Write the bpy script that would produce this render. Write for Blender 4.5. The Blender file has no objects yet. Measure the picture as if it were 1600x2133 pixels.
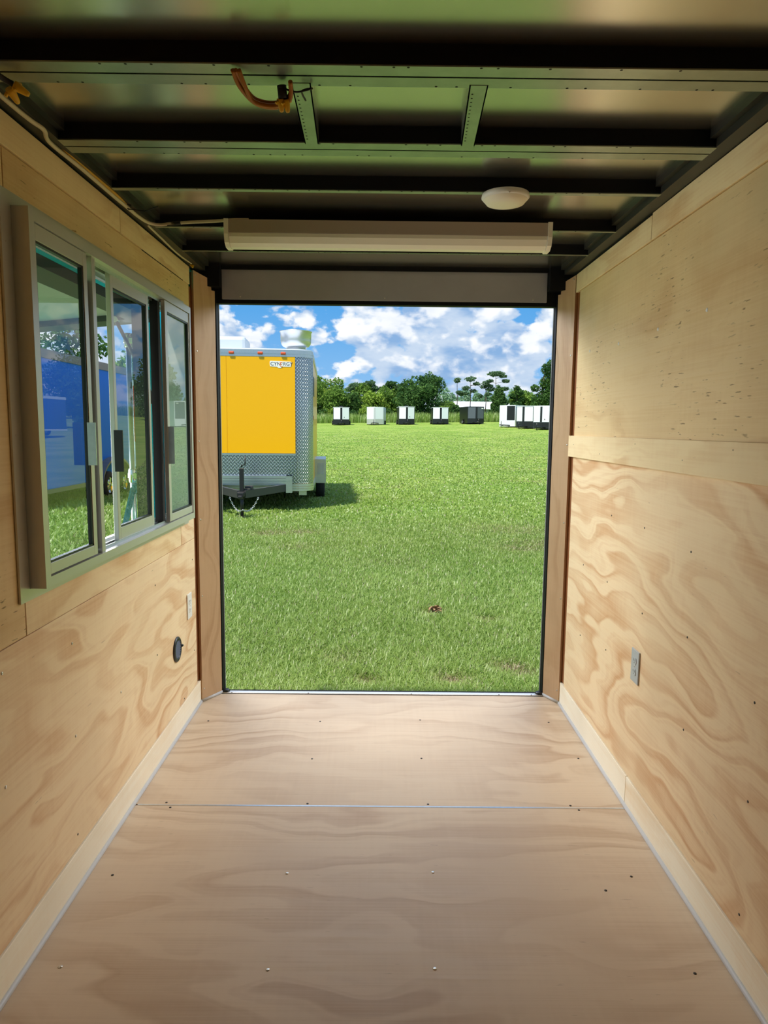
import bpy, bmesh, math, random
import numpy as np
from mathutils import Vector, Matrix, Euler

# ------------------------------------------------------------------ camera, sky, sun, exposure
SC = bpy.context.scene
COL = SC.collection
random.seed(7)
cam_d = bpy.data.cameras.new('camera')
cam = bpy.data.objects.new('camera', cam_d)
COL.objects.link(cam)
F_PX = 1444.4                                     # focal length in pixels of the 1600 x 2133 frame
cam_d.sensor_fit = 'VERTICAL'
cam_d.sensor_height = 36.0
cam_d.lens = 36.0 * F_PX / 2133.0
cam_d.clip_start, cam_d.clip_end = 0.02, 2000
CAM = Vector((-0.0094, 0.0, 1.3866))
YAW, PITCH, ROLL = -0.0047, 0.1200, 0.0103
cam.matrix_world = (Matrix.Translation(CAM) @ Matrix.Rotation(YAW, 4, 'Z') @
                    Matrix.Rotation(math.pi / 2 - PITCH, 4, 'X') @ Matrix.Rotation(ROLL, 4, 'Z'))
SC.camera = cam
SC.view_settings.view_transform = 'Standard'
SC.view_settings.look = 'None'
SC.view_settings.gamma = 1.0
SC.view_settings.exposure = 0.0
SC.view_settings.use_curve_mapping = False
SC.cycles.max_bounces = 12
SC.cycles.diffuse_bounces = 6
SC.cycles.glossy_bounces = 4
SC.cycles.transparent_max_bounces = 24
SC.cycles.sample_clamp_indirect = 6.0
SC.cycles.use_denoising = True


class NT:
    """short-hand for building node trees"""
    def __init__(s, tree):
        s.t = tree
    def n(s, typ, **kw):
        nd = s.t.nodes.new(typ)
        ins = kw.pop('ins', {})
        for k, v in kw.items():
            setattr(nd, k, v)
        for k, v in ins.items():
            sock = nd.inputs[k]
            if hasattr(v, 'is_output'):
                s.t.links.new(v, sock)
            else:
                sock.default_value = v
        return nd
    def math(s, op, a, b=None, clamp=False):
        d = {0: a}
        if b is not None:
            d[1] = b
        return s.n('ShaderNodeMath', operation=op, use_clamp=clamp, ins=d).outputs[0]
    def vmath(s, op, a, b):
        return s.n('ShaderNodeVectorMath', operation=op, ins={0: a, 1: b}).outputs[0]
    def mul(s, v, x, y, z):
        return s.vmath('MULTIPLY', v, (x, y, z))
    def noise(s, vec, scale, detail=3, rough=.5, dist=0., dims='3D'):
        return s.n('ShaderNodeTexNoise', noise_dimensions=dims, ins={'Vector': vec, 'Scale': scale, 'Detail': detail, 'Roughness': rough, 'Distortion': dist}).outputs[0]
    def mr(s, v, a, b, c=0., d=1., smooth=True):
        return s.n('ShaderNodeMapRange', interpolation_type='SMOOTHSTEP' if smooth else 'LINEAR', clamp=True,
                   ins={'Value': v, 'From Min': a, 'From Max': b, 'To Min': c, 'To Max': d}).outputs[0]
    def mix(s, f, a, b, blend='MIX'):
        nd = s.n('ShaderNodeMix', data_type='RGBA', blend_type=blend, clamp_factor=True)
        for i, v in ((0, f), (6, a), (7, b)):
            if hasattr(v, 'is_output'):
                s.t.links.new(v, nd.inputs[i])
            else:
                nd.inputs[i].default_value = v if i == 0 else (tuple(v) + (1,))[:4]
        return nd.outputs[2]


def lin(r, g, b):
    f = lambda c: (c / 255 / 12.92) if c / 255 <= .04045 else ((c / 255 + .055) / 1.055) ** 2.4
    return (f(r), f(g), f(b))


# --- sky: blue with banks of fair-weather cumulus, the same all the way round
W = bpy.data.worlds.new('sky')
SC.world = W
W.cycles.sampling_method = 'MANUAL'
W.cycles.sample_map_resolution = 512
W.use_nodes = True
T = NT(W.node_tree)
W.node_tree.nodes.clear()
gen = T.n('ShaderNodeTexCoord').outputs['Generated']
sep = T.n('ShaderNodeSeparateXYZ', ins={0: gen})
elev = sep.outputs['Z']


def cloud(vec, fine=8):
    v = T.mul(vec, 1, 1, 1.55)
    big = T.noise(v, 5.0, 2, .5, .0)
    mid = T.noise(v, 13.0, fine, .60, .15)
    wob = T.n('ShaderNodeTexNoise', ins={'Vector': v, 'Scale': 45., 'Detail': 2.}).outputs['Color']
    vd = T.vmath('ADD', v, T.mul(wob, .018, .018, .018))
    vor = T.n('ShaderNodeTexVoronoi', feature='F1', ins={'Vector': vd, 'Scale': 19.0, 'Detail': 2.0, 'Roughness': .55}).outputs[0]
    puff = T.math('SUBTRACT', .5, vor)
    d = T.math('ADD', T.math('MULTIPLY', big, .62), T.math('MULTIPLY', mid, .55))
    return T.math('ADD', d, T.math('MULTIPLY', puff, .20))


SKY_OFF = (9.33, 1.9, .74)
p0 = T.vmath('ADD', gen, SKY_OFF)
p1 = T.vmath('ADD', gen, (SKY_OFF[0] - .010, SKY_OFF[1], SKY_OFF[2] + .022))
d0, d1 = cloud(p0), cloud(p1, 3)
bank = T.mr(elev, .03, .17, .0, .06)             # fewer clouds overhead than towards the horizon
cover = T.mr(T.math('SUBTRACT', d0, T.math('ADD', .425, bank)), -.015, .045)
lit = T.mr(T.math('SUBTRACT', d0, d1), -.045, .10)
soft = T.mr(T.noise(T.mul(p0, 1, 1, 2.6), 9.0, 4, .55), .38, .62)
blue = T.mix(T.mr(elev, .0, .2), lin(150, 200, 245) + (1,), lin(84, 166, 234) + (1,))
shadow = T.mix(soft, lin(140, 180, 226) + (1,), lin(186, 210, 238) + (1,))
ccol = T.mix(T.math('ADD', T.math('MULTIPLY', lit, .78), T.math('MULTIPLY', soft, .22)), shadow, (1.03, 1.05, 1.07, 1))
haze = T.mr(elev, .0, .07, 1., 0.)
ccol = T.mix(T.math('MULTIPLY', haze, .55), ccol, lin(192, 218, 246) + (1,))
sky = T.mix(cover, blue, ccol)
below = T.mr(elev, -.03, -.005, 1., 0.)
sky = T.mix(below, sky, lin(120, 150, 90) + (1,))
bg = T.n('ShaderNodeBackground', ins={'Color': sky, 'Strength': 1.0})
T.n('ShaderNodeOutputWorld', ins={0: bg.outputs[0]})

# --- sun: high, from the left and a little behind the camera
sun_d = bpy.data.lights.new('sun', 'SUN')
sun_d.energy = 6.2
sun_d.angle = math.radians(3.0)
sun_d.color = (1.0, .95, .86)
sun = bpy.data.objects.new('sun', sun_d)
COL.objects.link(sun)
sun.location = (-30, -20, 40)
sun.rotation_euler = Vector((-.26, -.34, .90)).to_track_quat('Z', 'Y').to_euler()

# --- added fill lamps outside the rear doorway and serving window, unseen, brightening the inside
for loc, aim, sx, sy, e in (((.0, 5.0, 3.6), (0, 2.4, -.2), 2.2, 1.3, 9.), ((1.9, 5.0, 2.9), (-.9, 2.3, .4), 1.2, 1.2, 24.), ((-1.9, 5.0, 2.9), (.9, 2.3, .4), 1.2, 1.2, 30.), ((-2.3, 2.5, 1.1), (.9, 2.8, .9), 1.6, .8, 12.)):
    ld = bpy.data.lights.new('added_fill_lamp', 'AREA')
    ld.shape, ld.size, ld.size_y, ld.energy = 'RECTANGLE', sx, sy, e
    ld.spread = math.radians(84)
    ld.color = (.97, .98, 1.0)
    lo = bpy.data.objects.new('added_fill_lamp', ld)
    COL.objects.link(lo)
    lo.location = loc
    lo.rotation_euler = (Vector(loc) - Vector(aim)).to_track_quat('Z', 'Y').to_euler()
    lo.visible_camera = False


# ------------------------------------------------------------------ mesh helpers
class MB:
    def __init__(s):
        s.v, s.f, s.sm = [], [], []
    def add(s, verts, faces, smooth=False):
        o = len(s.v)
        s.v += [tuple(p) for p in verts]
        s.f += [tuple(i + o for i in f) for f in faces]
        s.sm += [smooth] * len(faces)
        return s
    def box(s, x0, x1, y0, y1, z0, z1, b=0.):
        bm = bmesh.new()
        bmesh.ops.create_cube(bm, size=1)
        for v in bm.verts:
            v.co = Vector(((x0 + x1) / 2 + v.co.x * (x1 - x0), (y0 + y1) / 2 + v.co.y * (y1 - y0), (z0 + z1) / 2 + v.co.z * (z1 - z0)))
        if b:
            bmesh.ops.bevel(bm, geom=list(bm.edges), offset=b, segments=2, affect='EDGES', profile=.5)
        bm.verts.index_update()
        s.add([v.co[:] for v in bm.verts], [[v.index for v in f.verts] for f in bm.faces])
        bm.free()
        return s
    def tube(s, pts, r, n=8, cap=True, rs=None):
        pts = [Vector(p) for p in pts]
        vs, fs = [], []
        prev = None
        for i, p in enumerate(pts):
            t = (pts[min(i + 1, len(pts) - 1)] - pts[max(i - 1, 0)]).normalized()
            if prev is None:
                a = t.orthogonal().normalized()
            else:
                a = (prev - t * prev.dot(t)).normalized()
            prev = a
            b = t.cross(a)
            rr = rs[i] if rs else r
            vs += [p + (a * math.cos(2 * math.pi * k / n) + b * math.sin(2 * math.pi * k / n)) * rr for k in range(n)]
        for i in range(len(pts) - 1):
            for k in range(n):
                fs.append((i * n + k, i * n + (k + 1) % n, (i + 1) * n + (k + 1) % n, (i + 1) * n + k))
        s.add(vs, fs, True)
        if cap:
            o = len(s.v) - len(vs)
            s.f += [tuple(o + k for k in reversed(range(n))), tuple(o + (len(pts) - 1) * n + k for k in range(n))]
            s.sm += [False, False]
        return s
    def cyl(s, p0, p1, r, n=16, r1=None):
        return s.tube([p0, p1], r, n, rs=[r, r if r1 is None else r1])
    def lathe(s, prof, c, n=24, axis='z', smooth=True):
        vs, fs = [], []
        for r, h in prof:
            for k in range(n):
                a = 2 * math.pi * k / n
                u, w = r * math.cos(a), r * math.sin(a)
                vs.append({'z': (c[0] + u, c[1] + w, c[2] + h), 'x': (c[0] + h, c[1] + u, c[2] + w), 'y': (c[0] + w, c[1] + h, c[2] + u)}[axis])
        for i in range(len(prof) - 1):
            for k in range(n):
                fs.append((i * n + k, i * n + (k + 1) % n, (i + 1) * n + (k + 1) % n, (i + 1) * n + k))
        return s.add(vs, fs, smooth)
    def prism(s, poly, h0, h1, fn):
        """poly: list of 2-D points; fn(u, v, h) -> 3-D point"""
        n = len(poly)
        vs = [fn(u, v, h0) for u, v in poly] + [fn(u, v, h1) for u, v in poly]
        fs = [tuple(reversed(range(n))), tuple(range(n, 2 * n))] + [(k, (k + 1) % n, n + (k + 1) % n, n + k) for k in range(n)]
        return s.add(vs, fs)
    def mesh(s, name):
        me = bpy.data.meshes.new(name)
        me.from_pydata(s.v, [], s.f)
        me.polygons.foreach_set('use_smooth', s.sm)
        bm = bmesh.new()
        bm.from_mesh(me)
        bmesh.ops.recalc_face_normals(bm, faces=bm.faces)
        bm.to_mesh(me)
        bm.free()
        return me
    def build(s, name, mat, parent=None, loc=(0, 0, 0), rz=0):
        me = s.mesh(name)
        me.materials.append(mat)
        return link(name, me, parent, loc, rz)


def link(name, data, parent=None, loc=(0, 0, 0), rz=0):
    o = bpy.data.objects.new(name, data)
    COL.objects.link(o)
    o.parent = parent
    o.location = loc
    o.rotation_euler = (0, 0, rz)
    return o


def tag(o, label=None, cat=None, group=None, kind=None):
    for k, v in (('label', label), ('category', cat), ('group', group), ('kind', kind)):
        if v:
            o[k] = v
    return o


def empty(name, loc=(0, 0, 0), rz=0):
    return link(name, None, None, loc, rz)


def box(*a, b=0.):
    return MB().box(*a, b=b)


# ------------------------------------------------------------------ materials
def mat(name, col, rough=.5, metal=0., spec=.5, coat=0., var=0., scale=20.):
    m = bpy.data.materials.new(name)
    m.use_nodes = True
    t = NT(m.node_tree)
    p = m.node_tree.nodes['Principled BSDF']
    c = tuple(col) + (1,)
    if var:
        obj = t.n('ShaderNodeTexCoord').outputs['Object']
        nz = t.noise(obj, scale, 4, .6)
        c1 = tuple(x * (1 - var) for x in col) + (1,)
        c2 = tuple(min(1, x * (1 + var)) for x in col) + (1,)
        m.node_tree.links.new(t.mix(t.mr(nz, .3, .7), c1, c2), p.inputs['Base Color'])
    else:
        p.inputs['Base Color'].default_value = c
    p.inputs['Roughness'].default_value = rough
    p.inputs['Metallic'].default_value = metal
    p.inputs['Specular IOR Level'].default_value = spec
    p.inputs['Coat Weight'].default_value = coat
    p.inputs['Coat Roughness'].default_value = .08
    return m


def plywood(name, grain, light, dark, bands=5., contrast=1., stretch=.42, cross=2.4, fleck=.5, rough=.55, fl0=.70, patch=None, seed=0., wav=1.0, spec=.3):
    """rotary-cut softwood veneer: contour-like latewood bands, fibre, flecks; grain 'x', 'y' or 'z'"""
    m = bpy.data.materials.new(name)
    m.use_nodes = True
    t = NT(m.node_tree)
    p = m.node_tree.nodes['Principled BSDF']
    obj = t.n('ShaderNodeTexCoord').outputs['Object']
    rnd = t.n('ShaderNodeObjectInfo').outputs['Random']
    off = t.n('ShaderNodeCombineXYZ', ins={0: t.math('MULTIPLY', rnd, 37.), 1: t.math('MULTIPLY', rnd, 53.), 2: t.math('MULTIPLY', rnd, 19.)}).outputs[0]
    v = t.vmath('ADD', obj, t.vmath('ADD', off, (seed, seed * 1.7, seed * .6)))
    g = {'x': (stretch, cross, cross), 'y': (cross, stretch, cross), 'z': (cross, cross, stretch)}[grain]
    gf = {'x': (2., 160, 160), 'y': (160, 2., 160), 'z': (160, 160, 2.)}[grain]
    gc = {'x': (60, 3, 3), 'y': (3, 60, 3), 'z': (3, 3, 60)}[grain]
    warp = t.n('ShaderNodeTexNoise', ins={'Vector': v, 'Scale': 2.3 * wav, 'Detail': 2.}).outputs['Color']
    vw = t.vmath('ADD', v, t.mul(t.vmath('SUBTRACT', warp, (.5, .5, .5)), .22, .22, .22))
    h = t.noise(t.mul(vw, *g), 1.35, 3.2, .42)
    s1 = t.math('SINE', t.math('MULTIPLY', h, 6.283 * bands))
    s2 = t.math('SINE', t.math('MULTIPLY', h, 6.283 * bands * 2.3))
    saw = t.math('FRACT', t.math('MULTIPLY', h, bands))
    edge = t.math('MULTIPLY', t.mr(saw, .25, .80), t.mr(saw, .84, .97, 1., 0.))
    band = t.math('ADD', t.math('MULTIPLY', edge, .85), t.math('MULTIPLY', t.mr(s2, .1, 1.), .25))
    fade = t.mr(t.noise(v, 1.6, 2), .33, .62, .35, 1.)
    fib = t.noise(t.mul(v, *gf), 1., 3, .6)
    chat = t.noise(t.mul(v, *gc), 1., 1, .5)
    k = t.math('MULTIPLY', t.math('MULTIPLY', band, fade), .8 * contrast)
    k = t.math('ADD', k, t.math('MULTIPLY', t.math('SUBTRACT', fib, .5), .55))
    k = t.math('ADD', k, t.math('MULTIPLY', t.math('SUBTRACT', chat, .5), .18), True)
    col = t.mix(k, tuple(light) + (1,), tuple(dark) + (1,))
    big = t.noise(v, 1.1, 3, .55)
    pc = patch or tuple(x * y for x, y in zip(light, (.82, .80, .78)))
    col = t.mix(t.mr(big, .48, .72, 0, .6), col, tuple(pc) + (1,))
    if fleck:
        gk = {'x': (18, 130, 130), 'y': (130, 18, 130), 'z': (130, 130, 18)}[grain]
        fl = t.mr(t.noise(t.mul(v, *gk), 1., 2, .5), fl0, fl0 + .08)
        where = t.mr(t.noise(v, 3.1, 2), .47, .6)
        col = t.mix(t.math('MULTIPLY', t.math('MULTIPLY', fl, where), fleck), col, tuple(x * .35 for x in dark) + (1,))
    m.node_tree.links.new(col, p.inputs['Base Color'])
    p.inputs['Specular IOR Level'].default_value = spec
    rr = t.mr(fib, .3, .7, rough - .06, rough + .1)
    m.node_tree.links.new(rr, p.inputs['Roughness'])
    bump = t.n('ShaderNodeBump', ins={'Strength': .08, 'Distance': .002, 'Height': fib})
    m.node_tree.links.new(bump.outputs[0], p.inputs['Normal'])
    return m


PLY = plywood('plywood_wall', 'y', lin(246, 222, 180), lin(212, 162, 110), 9, 1., fleck=.5)
PLY_LOW = plywood('plywood_wall_figured', 'y', lin(248, 222, 180), lin(212, 160, 110), 13, .88, stretch=.42, cross=1.75, fleck=.35, wav=.7, seed=2.3)
PLY_UP = plywood('plywood_wall_plain', 'y', lin(234, 206, 156), lin(204, 162, 110), 5, .6, fleck=.85, fl0=.64, patch=lin(206, 190, 150), seed=5.1)
PLY_STRIP = plywood('plywood_strip', 'y', lin(246, 222, 176), lin(214, 170, 116), 6., .8, fleck=.25, seed=9.7)
PLY_FLOOR = plywood('plywood_floor', 'x', lin(214, 191, 162), lin(176, 143, 112), 10, .75, stretch=.30, cross=1.7, fleck=.3, rough=.40, patch=lin(196, 172, 146), seed=4.4, spec=.45)
BASE = plywood('baseboard_wood', 'y', lin(255, 246, 222), lin(236, 206, 160), 3., .6, fleck=.1, seed=1.2)
LUAN = plywood('luan_jamb', 'z', lin(208, 174, 136), lin(178, 138, 100), 8., .7, stretch=.22, cross=3.2, fleck=.15, rough=.45, seed=6.)
LUAN_DARK = plywood('luan_edge', 'z', lin(150, 96, 56), lin(110, 64, 36), 3., .6, fleck=0, rough=.5)
ROOF = mat('galvanized_roof_sheet', (.72, .70, .63), .22, .95, var=.06, scale=3)
BOW = mat('zinc_plated_steel', (.40, .46, .40), .32, .9, var=.08, scale=14)
BLACK = mat('black_painted_steel', (.005, .005, .007), .6, spec=.2)
DARK = mat('black_shadow_gap', (.004, .004, .004), .8)
RAIL = mat('dark_top_rail', (.03, .03, .025), .45)
HEADER = mat('grey_header_sheet', lin(158, 158, 166), .5, .0, var=.04, scale=5)
ALU = mat('brushed_aluminium', (.60, .62, .63), .32, 1., var=.05, scale=60)
ALU_MATTE = mat('anodized_window_aluminium', lin(210, 210, 204), .36, .5)
WHITE_P = mat('white_plastic', lin(240, 238, 232), .35)
GREY_P = mat('grey_plastic_plate', lin(186, 190, 192), .35)
BLK_P = mat('black_plastic', (.012, .012, .013), .4)
CAULK = mat('grey_caulk', lin(196, 194, 190), .4)
SILL = mat('white_metal_sill', lin(236, 236, 236), .28, .3)
SCREW = mat('zinc_screw', (.62, .60, .56), .3, 1.)
SCREW_DK = mat('dark_screw', (.05, .045, .04), .4, .6)
SCREW_W = mat('white_glint_screw', (.9, .9, .88), .25)  # white colour stands in for the glint on the screw heads
CABLE_W = mat('cream_cable_sheath', lin(214, 200, 168), .45)
CABLE_Y = mat('yellow_cable_sheath', lin(205, 150, 40), .4)
NUT = mat('yellow_wire_nut', lin(232, 182, 20), .4)
TIE = mat('black_cable_tie', (.01, .01, .01), .5)
LENS = mat('frosted_lamp_lens', lin(246, 240, 222), .35)
TEAL = mat('teal_painted_skin', lin(40, 205, 218), .5, spec=.3)
TEAL_DK = mat('teal_bar', lin(24, 110, 128), .35)
AWN = mat('awning_liner', lin(178, 186, 172), .45, .3)
AWN_DK = mat('awning_frame', lin(70, 74, 76), .4, .5)
YELLOW = mat('yellow_panel', lin(245, 180, 0), .35, coat=.15, spec=.3)
CHROME = mat('polished_metal', (.8, .8, .8), .12, 1.)
RUBBER = mat('tyre_rubber', (.014, .014, .014), .75)
TWHITE = mat('white_trailer_skin', lin(236, 240, 248), .35)
TBLACK = mat('black_trailer_skin', (.012, .013, .016), .32)
TGREY = mat('charcoal_trailer_skin', lin(92, 98, 108), .35)
TBLUE = mat('blue_trailer_skin', lin(16, 116, 245), .5, spec=.15)
TBLUE_DK = mat('dark_blue_trailer_skin', lin(40, 70, 120), .2, coat=.5)
TRED = mat('red_trailer_skin', lin(226, 66, 54), .5, spec=.2)
TGREYW = mat('pale_grey_trailer_skin', lin(190, 194, 200), .35)
AMBER = mat('amber_marker_lens', lin(214, 88, 48), .3)
TONGUE = mat('dark_grey_frame_paint', lin(58, 58, 58), .4)
NAVY = mat('navy_print', lin(28, 40, 84), .5)
ORANGE = mat('orange_print', lin(238, 110, 24), .5)
DECAL = mat('white_decal', lin(240, 240, 236), .4)
BARK = mat('bark', lin(92, 78, 64), .9, var=.3, scale=3)
SOIL = mat('dry_leaf_litter', lin(150, 120, 86), .95, var=.4, scale=30)
CHAIN = mat('zinc_chain', (.7, .7, .68), .25, 1.)


def diamond_plate():
    m = bpy.data.materials.new('diamond_plate_aluminium')
    m.use_nodes = True
    t = NT(m.node_tree)
    p = m.node_tree.nodes['Principled BSDF']
    obj = t.n('ShaderNodeTexCoord').outputs['Object']
    s = t.n('ShaderNodeSeparateXYZ', ins={0: obj})
    def lug(sgn, ph):
        u = t.math('ADD', t.math('MULTIPLY', t.math('ADD', s.outputs[0], s.outputs[1]), 13.), ph)
        w = t.math('ADD', t.math('MULTIPLY', s.outputs[2], 13.), ph)
        a = t.math('SUBTRACT', t.math('FRACT', u), .5)
        b = t.math('SUBTRACT', t.math('FRACT', w), .5)
        q = t.math('ADD', t.math('MULTIPLY', a, .7), t.math('MULTIPLY', b, .7 * sgn))
        r = t.math('SUBTRACT', t.math('MULTIPLY', b, .7), t.math('MULTIPLY', a, .7 * sgn))
        d = t.math('ADD', t.math('POWER', t.math('MULTIPLY', q, 2.4), 2.), t.math('POWER', t.math('MULTIPLY', r, 7.), 2.))
        return t.mr(d, .6, 1.1, 1., 0.)
    hgt = t.math('MAXIMUM', lug(1, 0.), lug(-1, .5))
    bump = t.n('ShaderNodeBump', ins={'Strength': 1., 'Distance': .014, 'Height': hgt})
    m.node_tree.links.new(bump.outputs[0], p.inputs['Normal'])
    m.node_tree.links.new(t.mix(hgt, (.22, .25, .29, 1), (.72, .75, .78, 1)), p.inputs['Base Color'])
    p.inputs['Metallic'].default_value = 1.
    p.inputs['Roughness'].default_value = .24
    return m


DIAMOND = diamond_plate()


def glass():
    m = bpy.data.materials.new('window_glass')
    m.use_nodes = True
    t = NT(m.node_tree)
    m.node_tree.nodes.clear()
    fr = t.n('ShaderNodeFresnel', ins={'IOR': 1.5}).outputs[0]
    fac = t.math('MULTIPLY', fr, 1.05, True)
    tr = t.n('ShaderNodeBsdfTransparent', ins={'Color': (.84, .90, .89, 1)})
    gl = t.n('ShaderNodeBsdfGlossy', ins={'Color': (1, 1, 1, 1), 'Roughness': .0})
    mx = t.n('ShaderNodeMixShader', ins={0: fac, 1: tr.outputs[0], 2: gl.outputs[0]})
    t.n('ShaderNodeOutputMaterial', ins={0: mx.outputs[0]})
    return m


GLASS = glass()


def leafmat(name, a, b, trans=.35, scale=.5):
    m = bpy.data.materials.new(name)
    m.use_nodes = True
    t = NT(m.node_tree)
    m.node_tree.nodes.clear()
    at = t.n('ShaderNodeAttribute', attribute_name='tint').outputs['Fac']
    pos = t.n('ShaderNodeNewGeometry').outputs['Position']
    nz = t.mr(t.noise(pos, scale, 3, .6), .3, .7)
    k = t.math('ADD', t.math('MULTIPLY', at, .6), t.math('MULTIPLY', nz, .4))
    c = t.mix(k, a + (1,), b + (1,))
    df = t.n('ShaderNodeBsdfDiffuse', ins={'Color': c})
    tl = t.n('ShaderNodeBsdfTranslucent', ins={'Color': c})
    mx = t.n('ShaderNodeMixShader', ins={0: trans, 1: df.outputs[0], 2: tl.outputs[0]})
    t.n('ShaderNodeOutputMaterial', ins={0: mx.outputs[0]})
    return m


def grassmat():
    m = bpy.data.materials.new('grass_blades')
    m.use_nodes = True
    t = NT(m.node_tree)
    m.node_tree.nodes.clear()
    c = t.n('ShaderNodeAttribute', attribute_name='blade_colour').outputs['Color']
    df = t.n('ShaderNodeBsdfDiffuse', ins={'Color': c})
    tl = t.n('ShaderNodeBsdfTranslucent', ins={'Color': c})
    gl = t.n('ShaderNodeBsdfGlossy', ins={'Color': (1, 1, 1, 1), 'Roughness': .45})
    mx = t.n('ShaderNodeMixShader', ins={0: .5, 1: df.outputs[0], 2: tl.outputs[0]})
    mx2 = t.n('ShaderNodeMixShader', ins={0: .04, 1: mx.outputs[0], 2: gl.outputs[0]})
    t.n('ShaderNodeOutputMaterial', ins={0: mx2.outputs[0]})
    return m


def groundmat():
    m = bpy.data.materials.new('mown_field')
    m.use_nodes = True
    t = NT(m.node_tree)
    p = m.node_tree.nodes['Principled BSDF']
    pos = t.n('ShaderNodeNewGeometry').outputs['Position']
    sp = t.n('ShaderNodeSeparateXYZ', ins={0: pos})
    n1 = t.noise(pos, .35, 5, .6)
    n2 = t.noise(t.mul(pos, 1, .5, 1), 2.5, 5, .65)
    n3 = t.noise(pos, 40., 4, .7)
    far = t.mr(sp.outputs[1], 6., 26.)
    g_near = t.mix(t.mr(n3, .3, .7), (.08, .14, .02, 1), (.18, .30, .05, 1))
    g_far = t.mix(t.mr(n1, .35, .65), (.17, .28, .04, 1), (.27, .36, .075, 1))
    g_far = t.mix(t.mr(n2, .55, .75, 0., .6), g_far, (.36, .32, .14, 1))
    c = t.mix(far, g_near, g_far)
    m.node_tree.links.new(c, p.inputs['Base Color'])
    p.inputs['Roughness'].default_value = .95
    p.inputs['Specular IOR Level'].default_value = .1
    return m


# ------------------------------------------------------------------ the field
KN_Y = [-200, 3, 18, 30, 50, 75, 95, 130, 250, 400]
KN_Z = [-.42, -.42, -.40, -.25, .30, 1.02, 1.82, 2.9, 4.6, 5]


def terr(x, y):
    x, y = np.asarray(x, float), np.asarray(y, float)
    z = np.zeros(np.broadcast(x, y).shape)
    for k, w in ((-3, .15), (-1.5, .2), (0, .3), (1.5, .2), (3, .15)):
        z = z + w * np.interp(y + k * 1.3, KN_Y, KN_Z)
    s = np.clip((y - 22) / 60, 0, 1)
    return z + .018 * x * s


def ground_z(x, y):
    return float(terr(x, y))


ys = np.concatenate([np.linspace(-60, 0, 10, False), np.linspace(0, 30, 50, False), np.linspace(30, 130, 60, False), np.linspace(130, 420, 20)])
xs = np.concatenate([np.linspace(-260, -30, 20, False), np.linspace(-30, 30, 40, False), np.linspace(30, 260, 21)])
XX, YY = np.meshgrid(xs, ys)
ZZ = terr(XX, YY)
nx, ny = len(xs), len(ys)
me = bpy.data.meshes.new('ground')
me.from_pydata(np.stack([XX.ravel(), YY.ravel(), ZZ.ravel()], 1).tolist(), [],
               [(j * nx + i, j * nx + i + 1, (j + 1) * nx + i + 1, (j + 1) * nx + i) for j in range(ny - 1) for i in range(nx - 1)])
me.polygons.foreach_set('use_smooth', [True] * len(me.polygons))
me.materials.append(groundmat())
tag(link('ground', me), kind='structure')

GRASS = grassmat()
# bare or dry patches of the lawn: x, y, radius, strength
DRY = [(2.9, 10.6, .9, .8), (2.2, 10.3, .6, .6), (3.4, 9.9, .8, .8), (2.4, 12.2, .9, .5), (-1.9, 11.6, .5, .7), (-1.35, 11.7, .4, .7), (-1.2, 10.2, .5, .4), (.98, 5.05, .16, .9),
       (1.06, 4.95, .16, .7), (.52, 4.78, .14, .9), (-.1, 4.75, .12, .7), (.5, 6.6, .12, 1.), (1.0, 6.35, .12, .7), (-.3, 5.2, .2, .4), (.2, 9., .5, .3), (1.6, 5.6, .3, .4)]


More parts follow.
